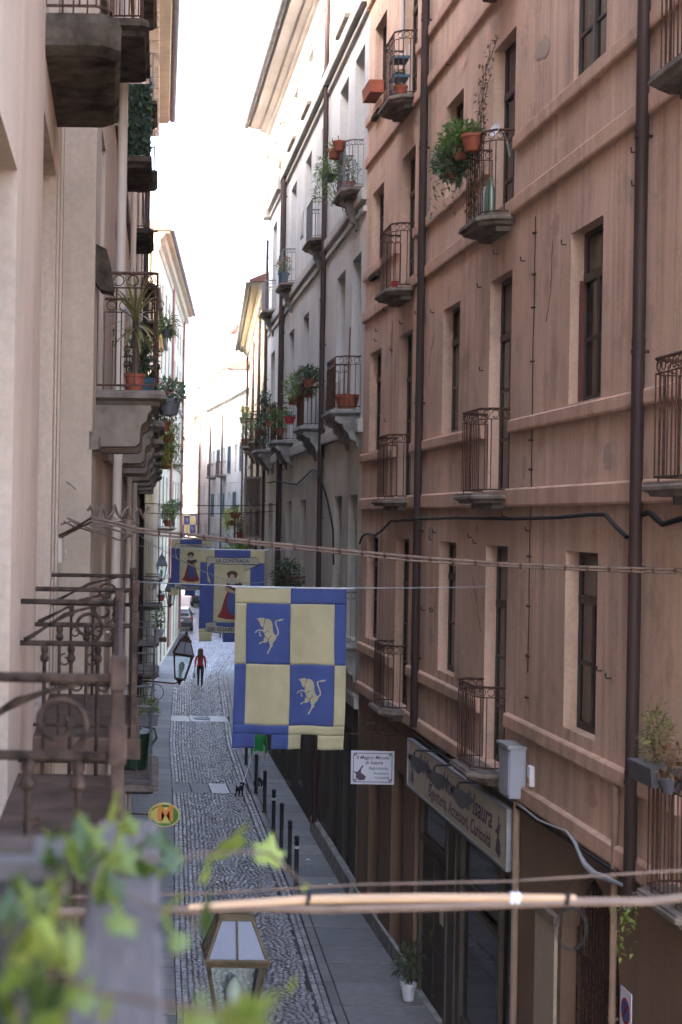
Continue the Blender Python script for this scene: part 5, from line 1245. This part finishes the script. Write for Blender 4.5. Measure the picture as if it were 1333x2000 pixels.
ds = empty('satellite_dish', onr1(14.5,.22,12.6), 0, 'small white satellite dish on the salmon balcony', 'satellite dish'); q = MB(); q.lathe([(.001,.0),(.06,.008),(.11,.03),(.14,.055),(.135,.06),(.1,.035),(.001,.01)], (0,0,0), 16); q = q.build('reflector', M['whiteplastic'], ds, True); q.rotation_euler = (1.3,.2,-1.1); q.scale = (.62,)*3; MB().tube([(0,0,0),(.15,.1,-.05),(.2,.1,-.3)], .012, 6).build('arm', M['steel'], ds)
mc = empty('milk_can', onr1(15.05,.22,11.53), 0, 'shiny metal can standing on the salmon balcony', 'can'); MB().lathe([(.085,0),(.09,.02),(.09,.3),(.06,.37),(.055,.42),(.07,.43),(.07,.45),(.001,.45)], (0,0,0), 14).build('body', M['steel'], mc, True); MB().tube([(.09,0,.28),(.14,0,.32),(.12,0,.4),(.06,0,.42)], .01, 5).build('handle', M['steel'], mc)
for k in range(3):
    b = empty('bottle', onr1(14.62+.1*k,.24,11.53), 0, ('nearest','middle','farthest')[k]+' of three green glass bottles on the salmon balcony', 'bottle', 'green bottles on the balcony'); MB().lathe([(.04,0),(.045,.02),(.045,.33),(.018,.42),(.016,.5),(.02,.51),(.001,.515)], (0,0,0), 12).build('body', plain('green_glass', (.12,.2,.15), .15, 0, .1, 3, spec=.8) if k == 0 else bpy.data.materials['green_glass'], b, True)
sh = empty('shelf_rack', onr1(21.5,.2,14.76), 0, 'blue plastic shelf rack on the upper salmon balcony', 'shelf')
for z in (.05,.38,.7): MB().bbox(-.14,.14,-.22,.22,z,z+.05,.006).build('shelf', M['blueplastic'], sh)
q = MB()
for sx in (-.13,.13):
    for sy in (-.2,.2): q.tube([(sx,sy,0),(sx,sy,.95)], .012, 6)
q.build('frame', M['whiteplastic'], sh)
potplant(onr1(21.5,.2,15.19), 'low green seedlings on the blue shelf rack', 'greenplastic', .1, .06, 'leaf', (.1,.12,.05), 60, .05, .025, .0, G1, seed=5, stem=False)
potplant(onr1(21.0,.24,14.76), 'small terracotta pot on the floor of the upper salmon balcony', 'terracotta', .09, .14, 'leafred', (.06,.06,.05), 14, .05, .02, 0, G1, seed=6, stem=False)
fb = potplant(onr1(24.4,.16,15.6), 'long terracotta flower box at the upper salmon window', 'terracotta', 0, 0, 'leafdark', (.1,.25,.03), 20, .05, .02, 0, G1, seed=7, box=(.14,.42,.2), stem=False)
vp = empty('vent_pipe', onr1(21.75,.0,16.55), 0, 'white bent vent pipe above the upper salmon balcony', 'pipe'); MB().tube([(.1,0,.15),(-.06,0,.15),(-.1,-.02,.15),(-.12,-.45,.13)], .06, 10).build('tube', M['whiteplastic'], vp, True); MB().tube([(-.1,-.0,.15),(-.1,0,-.6)], .03, 8).build('stay', M['steel'], vp)
potplant(onr1(21.05,.3,11.53), 'tiny red pot on the empty salmon balcony', 'flower', .06, .1, 'leafred', (.04,.04,.03), 8, .04, .02, 0, G1, seed=8, stem=False)
potplant(onr1(8.05,.30,5.35), 'feathery yellowing conifer in a box on the lowest salmon balcony', 'greyplastic', 0, 0, 'leafyucca', (.13,.13,.3), 380, .07, .02, .12, G1, seed=9, box=(.15,.3,.14))
potplant(onr1(7.5,.36,5.35), 'reddish leafy plant beside the feathery conifer', 'greyplastic', .1, .14, 'leafred', (.16,.2,.16), 180, .06, .025, .05, G1, seed=10)
potplant(onr1(8.15,.5,4.2), 'pale leafed trailing plant under the lowest salmon balcony', 'greyplastic', .06, .08, 'leaflime', (.1,.12,.1), 60, .07, .03, -.1, G1, seed=11, trail=3)
potplant(onr1(19.3,.22,.06), 'slender plant in a white pot on the pavement by the shop', 'whiteplastic', .12, .28, 'leafdark', (.22,.22,.28), 110, .17, .045, .2, G1, seed=12)
# grey building
potplant(onr2(1.0,.44,15.15), 'terracotta pot nearest the salmon wall on the top grey balcony', 'terracotta', .13, .2, 'leafred', (.1,.1,.05), 12, .08, .02, 0, G2, seed=21, stem=False)
potplant(onr2(1.6,.46,15.12), 'terracotta pot with ferny growth on the top grey balcony', 'terracotta', .13, .2, 'leaf', (.16,.16,.1), 90, .12, .025, 0, G2, seed=22)
potplant(onr2(2.15,.5,14.75), 'long trailing fern hanging off the top grey balcony', 'greyplastic', .12, .16, 'leaf', (.3,.3,.26), 360, .13, .025, .05, G2, seed=23, trail=26, droop=.5)
potplant(onr2(1.2,.22,14.36), 'grey-green shrub behind the bars of the top grey balcony', 'terracotta', .14, .2, 'leafblue', (.25,.3,.3), 240, .1, .035, .1, G2, seed=24)
cl = empty('towel', onr2(8.1,.44,15.28), 0, 'pale cloth hung over a grey balcony rail', 'towel'); q = MB(); n = 8
q.add([(.02*math.sin(i*1.7)-.03*(j > 0), .42*i/n-.5, -.75*j/6) for j in range(7) for i in range(n+1)], [(j*(n+1)+i,(j+1)*(n+1)+i,(j+1)*(n+1)+i+1,j*(n+1)+i+1) for j in range(6) for i in range(n)]); q = q.build('cloth', M['curtain'], cl, True); q.modifiers.new('t','SOLIDIFY').thickness = .006
potplant(onr2(14.2,.3,14.36), 'red flowering plant on the third grey balcony', 'blueplastic', .16, .3, 'leaf', (.25,.35,.25), 220, .09, .035, .1, G2, seed=25, extra=('flower',60))
potplant(onr2(.95,.2,9.86), 'wide terracotta bowl on the big grey balcony', 'terracotta', .25, .3, 'leafred', (.1,.1,.05), 16, .08, .02, 0, G2, seed=26, stem=False)
bm_ = empty('broom', onr2(1.5,.12,9.86), 0, 'broom leaning on the grey balcony wall', 'broom'); MB().tube([(0,0,.25),(.04,.02,1.75)], .014, 6).build('handle', M['redwood'], bm_); MB().prism([(-.1,0),(.1,0),(.03,.28),(-.03,.28)], 'x', -.03, .03).build('head', M['darkwood'], bm_)
for (s, out, z, n, rad, lf, lab, sd) in ((6.9,.35,10.55,420,(.35,.45,.35),'leafblue','large grey-green bush filling the middle grey balcony',31),(7.9,.45,10.5,420,(.35,.5,.4),'leaf','airy pale green bush at the far end of the middle grey balcony',32),(6.35,.4,10.75,260,(.25,.3,.2),'leafdark','dark fern on the rail of the middle grey balcony',33),(8.9,.5,10.5,200,(.3,.5,.35),'leaf','wispy green plant leaning past the middle grey balcony',37)):
    potplant(onr2(s,out,z), lab, 'terracotta', .13, .18, lf, rad, n, .15, .03, .05, G2, seed=sd)
potplant(onr2(8.5,.62,10.0), 'dark red hanging pot outside the middle grey balcony', 'flower', .14, .18, 'leafdark', (.14,.14,.1), 60, .1, .03, 0, G2, seed=34)
potplant(onr2(14.1,.35,10.0), 'leafy green plant on the farther grey balcony', 'terracotta', .15, .2, 'leaf', (.35,.5,.35), 360, .13, .035, .1, G2, seed=35)
potplant(onr2(15.4,.5,10.3), 'red potted geranium at the end of the farther grey balcony', 'flower', .16, .2, 'leafdark', (.3,.45,.3), 300, .12, .04, .1, G2, seed=36, extra=('flower',40))
ab = empty('climbing_plant', onr2(17.6,.5,9.9), 0, 'dark climbing plant arching over the farthest grey balcony', 'climber', G2); q = MB(); rv = random.Random(40)
for k in range(420):
    a = rv.uniform(0,PI); q.leaf((rv.gauss(0,.08), 1.3*math.cos(a)+rv.gauss(0,.1), 1.5*math.sin(a)+rv.gauss(0,.1)), (rv.gauss(0,1),rv.gauss(0,1),rv.gauss(-.2,1)), (0,0,1), .13, .06)
q.build('foliage', M['leafdark'], ab); MB().tube([(0,1.3*math.cos(i*PI/12),1.5*math.sin(i*PI/12)) for i in range(13)], .02, 5).build('stem', M['bark'], ab)
potplant(onr2(20.4,.4,10.3), 'red pots with pale leaves on the farthest grey balcony', 'terracotta', .18, .22, 'leaf', (.3,.5,.2), 200, .12, .04, .05, G2, seed=41)
balcony(r2, 9.9,11.9,5.1,.55,.02,1.0,.14,'slabgrey','iron',2); balcony(r2, .45,2.1,5.1,.4,.02,1.05,.14,'slabgrey','irongrey',2)
potplant(onr2(11.2,.35,5.12), 'dark glossy evergreen shrub on the grey building above the bull flag', 'greyplastic', .2, .3, 'leafdark', (.45,.6,.55), 900, .12, .05, .35, G2, seed=42)
# yellowish building
potplant(onr3(6.9,.55,11.3), 'orange flowers on the upper balcony of the pale yellow house', 'terracotta', .2, .2, 'leaf', (.25,.4,.3), 260, .14, .05, .05, G2, seed=51, extra=('flower',40))
potplant(onr3(6.2,.5,10.4), 'green climber on the upper balcony of the pale yellow house', 'terracotta', .2, .25, 'leafblue', (.3,.6,.55), 420, .14, .05, .2, G2, seed=52, trail=10)
potplant(onr3(11.0,.95,7.3), 'trailing lime plant on the lower balcony of the pale yellow house', 'terracotta', .22, .2, 'leaflime', (.4,.5,.35), 420, .15, .05, .05, G2, seed=53, trail=20)
potplant(onr3(9.6,.8,7.6), 'terracotta planter on the lower balcony of the pale yellow house', 'terracotta', .22, .25, 'leaf', (.25,.35,.15), 160, .12, .05, .05, G2, seed=54)
potplant(onr3(10.,.55,6.75), 'red flowers inside the lower balcony of the pale yellow house', 'terracotta', .2, .3, 'leafdark', (.3,.6,.3), 240, .12, .05, .1, G2, seed=55, extra=('flower',50))
potplant(onr3(8.,.7,5.55), 'palm-like green plant under the lower balcony of the pale yellow house', 'terracotta', .25, .3, 'leaf', (.5,.7,.4), 300, .4, .06, .2, G2, seed=56)
balcony(r3, 6.8,9.2,5.5,.9,.02,.6,.14,'slab','iron')
# left side
yc = empty('yucca_plant', onl2(15.7,.36,8.81), 0, 'potted yucca with long arching leaves on the stone balcony', 'potted plant', G3)
MB().lathe([(.07,0),(.075,.01),(.092,.15),(.102,.155),(.104,.185),(.09,.185),(.001,.17)], (0,0,0), 16).build('pot', M['terracotta'], yc, True)
MB().tube([(0,0,.15),(.01,0,.35),(-.005,0,.55),(.0,0,.74)], [.028,.034,.032,.03], 8).build('trunk', M['bark'], yc, True)
rv = random.Random(60); dead = MB()
for k in range(58):
    an = rv.uniform(0,2*PI); el = rv.uniform(-.5,1.35); L = rv.uniform(.32,.46); q = MB(); z0 = .62+.16*(el+.5)/1.9
    d = Vector((math.cos(an)*math.cos(el), math.sin(an)*math.cos(el), math.sin(el))); sd = d.cross(Vector((0,0,1))).normalized(); pts = []; p = Vector((0,0,z0))
    vs = []
    for i in range(6):
        w2 = .018*(1-(i/5.2)**2.2)+.001; vs += [p+sd*w2, p-sd*w2]; p = p+d*L/5; d = (d+Vector((0,0,-.13-.1*(el < .4)))).normalized()
    q.add(vs, [(2*i,2*i+1,2*i+3,2*i+2) for i in range(5)]); q.build('leaf', M['leafyucca'], yc, True)
bk = potplant(onl2(16.1,.70,8.62), 'hanging basket of red flowers in a dark pot below the yucca balcony', 'greyplastic', .12, .17, 'leafblue', (.16,.2,.13), 300, .08, .028, .0, G3, seed=61, extra=('flower',26), trail=4)
potplant(onl2(19.9,.68,9.82), 'fern on the balcony rail behind the yucca', 'greyplastic', .08, .1, 'leaf', (.1,.16,.14), 160, .12, .02, .0, G3, seed=62, droop=.4)
potplant(onl2(17.0,.42,8.81), 'dark leafy shrub standing behind the yucca', 'blueplastic', .13, .25, 'leafdark', (.16,.22,.25), 260, .1, .04, .1, G3, seed=63)
potplant(onl2(26.2,.66,9.0), 'red creeper pot on the third left balcony', 'terracotta', .11, .16, 'leafdark', (.14,.2,.14), 140, .09, .03, 0, G3, seed=64, extra=('flower',16))
potplant(onl2(30.2,.76,9.0), 'long lime trailing vine hanging from a left balcony', 'terracotta', .12, .16, 'leaflime', (.18,.25,.15), 200, .1, .04, 0, G3, seed=65, trail=26)
potplant(onl2(36.,.72,8.82), 'terracotta pot with sparse plant on a farther left balcony', 'terracotta', .16, .26, 'leaf', (.2,.25,.25), 160, .12, .04, .05, G3, seed=66)
potplant(onl2(41.,.75,8.82), 'green plant at the far end of the left balconies', 'terracotta', .16, .24, 'leafdark', (.25,.35,.3), 200, .13, .05, .1, G3, seed=67)
nt2 = empty('privacy_screen', onl2(24.,.0,13.0), 0, 'leafy green netting screen on the dark upper left balcony', 'screen', None); rv = random.Random(70); q = MB()
for k in range(520):
    t = rv.random(); side = rv.random() < .45
    p = (rv.uniform(.0,.36), -.02, rv.uniform(0,1.06)) if side else (.38, rv.uniform(0,1.9), rv.uniform(0,1.06))
    q.leaf(p, (rv.gauss(0,.5),rv.gauss(-.3,.5),rv.gauss(-.5,.6)), (0,0,1), .1, .06)
q.build('foliage', M['leafdark'], nt2); MB().box(.0,.36,-.012,.0,0,1.06).box(.362,.372,0,1.9,0,1.06).build('net', M['netgreen'], nt2)
potplant((3.35,78.2,7.15), 'green bush on the balcony of the tall yellow house', 'terracotta', .25, .3, 'leaf', (.35,.6,.5), 420, .2, .07, .2, G3, seed=71)
potplant((3.72,78.9,7.9), 'trailing dark plant outside the yellow house balcony', 'terracotta', .15, .2, 'leafdark', (.25,.4,.25), 220, .18, .06, 0, G3, seed=72, trail=10)
gb = empty('water_butt', onl2(23.,.30,4.02), 0, 'dark green ribbed plastic tub on the low left balcony', 'tub'); q = MB(); n = 28; vs = []
for z, r in ((0,.2),(.45,.235),(.47,.255),(.5,.255)):
    for k in range(n): rr = r*(1 if z > .46 else (1-.03*(k % 2))); vs.append((rr*math.cos(2*PI*k/n), rr*math.sin(2*PI*k/n), z))
q.add(vs, [(i*n+k,i*n+(k+1)%n,(i+1)*n+(k+1)%n,(i+1)*n+k) for i in range(3) for k in range(n)]+[tuple(range(3*n,4*n))]); q.build('tub', M['greenplastic'], gb); MB().tube([(.25,0,.3),(.33,0,.42),(.3,0,.55),(.1,0,.6)], .02, 6).build('hose', M['greenplastic'], gb, True)
potplant(onl2(21.75,.48,4.78), 'dark planter box with spiky grass on the low left balcony rail', 'greyplastic', 0, 0, 'leaf', (.12,.1,.1), 90, .16, .014, .02, G3, seed=73, box=(.17,.1,.13), stem=False)
potplant((1.95,51.5,3.75), 'white pot with leafy twigs on the left wall before the lamps', 'whiteplastic', .17, .25, 'leaf', (.2,.3,.4), 150, .15, .06, .2, G3, seed=74)
potplant((2.35,60.2,4.45), 'red pot on the low yellow house balcony', 'flower', .14, .22, 'leafdark', (.14,.2,.12), 80, .1, .04, 0, G3, seed=75)
MBX = MB().bbox(1.75,2.2,51.2,51.8,3.62,3.75,.01).box(1.28,1.8,51.45,51.5,3.66,3.71); MBX = tag(MBX.build('pot_bracket', M['iron']), 'iron wall bracket holding the white pot', 'bracket')

for k, (x, y) in enumerate(((4.75,35.6),(4.55,52.5),(4.9,33.2))):
    q = MB(); q.add([(-.06,-.04,0),(.05,-.05,.015),(.06,.05,.004),(-.04,.05,.02),(0,0,.03)], [(0,1,4),(1,2,4),(2,3,4),(3,0,4)])
    tag(q.build('paper_scrap', M['whiteplastic'], None, False, (x,y,.062)), ('white paper scrap on the pavement beside the third bollard','white paper scrap on the far pavement past the last bollard','white paper scrap on the pavement close to the nearest bollard')[k], 'litter')
# ------------------------------------------------------------------ foreground: own balcony rail, planter, ivy
pl = empty('wooden_rail', (0,0,7.09), 0, 'weathered grey wooden handrail of the balcony in the foreground', 'handrail')
def pk(x, y): return x + .030*(y-1.58)
q = MB(); ys = [.7+.1*i for i in range(21)]; vs = []
for y in ys: vs += [(pk(-.026,y),y,-.035),(pk(-.026,y),y,-.004),(pk(-.020,y),y,0),(pk(.066,y),y,0),(pk(.072,y),y,-.004),(pk(.072,y),y,-.035)]
fs = [(5,4,3,2,1,0), tuple(range(len(vs)-6,len(vs)))]
for i in range(len(ys)-1):
    for k in range(6): j=(k+1)%6; fs.append((i*6+k,i*6+j,(i+1)*6+j,(i+1)*6+k))
q.add(vs, fs); q.build('plank', M['greywood'], pl)
q = MB()
for y in (1.1,1.9,2.62): q.bbox(pk(.005,y),pk(.045,y),y-.02,y+.02,-1.05,-.036,.003)
q.build('post', M['ironbrown'], pl)
own = tag(MB().bbox(-.55,.16,.2,2.75,5.9,6.04,.01).build('balcony_floor', M['slabgrey']), 'stone floor slab of the balcony in the foreground', 'balcony')
pt = empty('planter', (-.22,2.12,6.88), 0, 'dark planter box with a grey rim in the foreground', 'planter')
q = MB(); q.prism([(-.14,0),(.14,0),(.165,.25),(-.165,.25)], 'y', -.02, .10); q.build('box', plain('charcoal_planter', (.022,.021,.022), .7, 0, .2, 6), pt)
q = MB(); q.bbox(-.18,.182,-.035,.115,.245,.275,.006); q.build('rim', plain('grey_planter_rim', (.07,.066,.066), .6, 0, .2, 6), pt); MB().box(-.14,.14,-.01,.09,.2,.278).build('soil', M['soil'], pt)
MB().box(-.1,.1,.0,.08,-.84,0).build('stand', M['darkwood'], pt)
iv = empty('ivy_plant', (-.05,2.1,7.15), 0, 'ivy with lobed green leaves trailing over the wooden handrail', 'ivy')
def ivy_mesh(nm, mat, sd):
    rv = random.Random(sd); o2 = [(0,-.05),(.22,-.2),(.5,-.06),(.40,.16),(.62,.42),(.30,.46),(.16,.62),(0,1.0),(-.16,.62),(-.30,.46),(-.62,.42),(-.40,.16),(-.5,-.06),(-.22,-.2)]
    vs = [(0,.28,.06)]; 
    for x, y in o2: vs.append((x*rv.uniform(.88,1.1), y*rv.uniform(.9,1.08), -.10*abs(x)+rv.uniform(-.05,.03)))
    mid = [((a[0])*.5, (a[1]+.28)*.5, .05+a[2]*.3) for a in vs[1:]]
    n = len(o2); vv = [vs[0]]+mid+vs[1:]
    fs = [(0,1+i,1+(i+1)%n) for i in range(n)]+[(1+i,1+n+i,1+n+(i+1)%n,1+(i+1)%n) for i in range(n)]
    me = bpy.data.meshes.new(nm); me.from_pydata(vv, [], fs); me.materials.append(M[mat]); me.polygons.foreach_set('use_smooth', [True]*len(me.polygons)); return me
IV = [[ivy_mesh('leaf', m, 3*k+j) for j in range(3)] for k, m in enumerate(('ivy','ivydark','leaflime'))]
LV = [(0.022,2.3,7.167,0.04,0),(-0.006,2.2,7.146,0.046,0),(0.027,2.1,7.171,0.037,0),(-0.021,2.0,7.165,0.041,0),(0.01,2.0,7.159,0.041,0),(0.038,2.1,7.151,0.033,0),(-0.04,2.3,7.129,0.029,0),(0.001,1.9,7.157,0.033,0),(0.062,2.4,7.102,0.031,1),(0.067,2.3,7.101,0.04,1),(0.087,2.3,7.094,0.022,0),(0.123,2.4,7.081,0.054,1),(0.192,2.5,7.076,0.068,0),(0.162,2.4,7.058,0.034,0),(0.285,2.6,7.048,0.046,2),(0.107,2.2,7.068,0.032,0),(0.095,2.0,7.087,0.032,0),(0.136,2.0,7.091,0.048,1),(0.083,2.2,7.057,0.025,0),(-0.053,1.8,7.176,0.029,0),(-0.066,1.7,7.181,0.024,0),(-0.082,1.8,7.179,0.026,1),(-0.06,1.7,7.159,0.03,0),(-0.072,1.5,7.192,0.036,0),(-0.029,1.5,7.197,0.045,2),(-0.019,1.5,7.173,0.045,0),(-0.043,1.5,7.178,0.041,2),(-0.071,1.4,7.188,0.038,0),(-0.053,1.4,7.174,0.042,1),(-0.033,1.5,7.14,0.031,1),(-0.042,1.6,7.196,0.033,0),(-0.087,1.6,7.185,0.033,1),(0.108,1.25,7.205,0.06,0),(0.128,1.25,7.198,0.05,0),(0.087,1.3,7.186,0.039,0),(0.221,1.8,7.075,0.02,2),(0.009,1.3,7.195,0.027,0),(0.1,1.8,7.119,0.023,0),(0.339,2.6,7.003,0.015,2),(-0.018,2.3,7.151,0.026,1),(-0.047,2.0,7.158,0.032,1),(0.049,2.35,7.139,0.03,0),(-0.073,1.4,7.165,0.036,1),(-0.013,1.45,7.16,0.028,0)]
rv = random.Random(5)
for _ in range(30):
    a = rv.choice(LV[:10]+LV[:10]+LV[19:32]); LV.append((a[0]+rv.gauss(0,.025), a[1]+rv.gauss(0,.05), a[2]+rv.gauss(-.008,.012), rv.uniform(.026,.04), rv.choice((0,0,1,1))))
rv = random.Random(77); base = Vector((-.05,2.1,7.15))
for k, (x, y, z, s, mi) in enumerate(LV):
    o = bpy.data.objects.new('leaf', IV[mi][k % 3]); COL.objects.link(o); o.parent = iv; o.location = Vector((x,y,z))-base
    o.scale = (s,)*3; o.rotation_euler = (rv.uniform(.75,1.4), rv.uniform(-.5,.5), rv.uniform(-2.6,2.6)); o.scale = (s*(1.15 if y > 1.4 else .85),)*3
for pth in ([(-.05,2.1,7.13),(.02,2.15,7.15),(.08,2.3,7.11),(.12,2.4,7.09),(.19,2.48,7.085),(.285,2.6,7.06),(.34,2.6,7.01)],[(-.05,2.1,7.13),(-.03,1.9,7.165),(-.04,1.7,7.18),(-.05,1.5,7.185),(-.06,1.35,7.18)],[(.0,2.0,7.15),(.08,2.1,7.09),(.13,2.0,7.1),(.1,1.8,7.12)],[(-.04,1.5,7.18),(.0,1.35,7.2),(.09,1.27,7.21),(.14,1.24,7.22)]):
    MB().tube([Vector(p)-base for p in pth], .0022, 5).build('stem', M['bark'], iv, True)
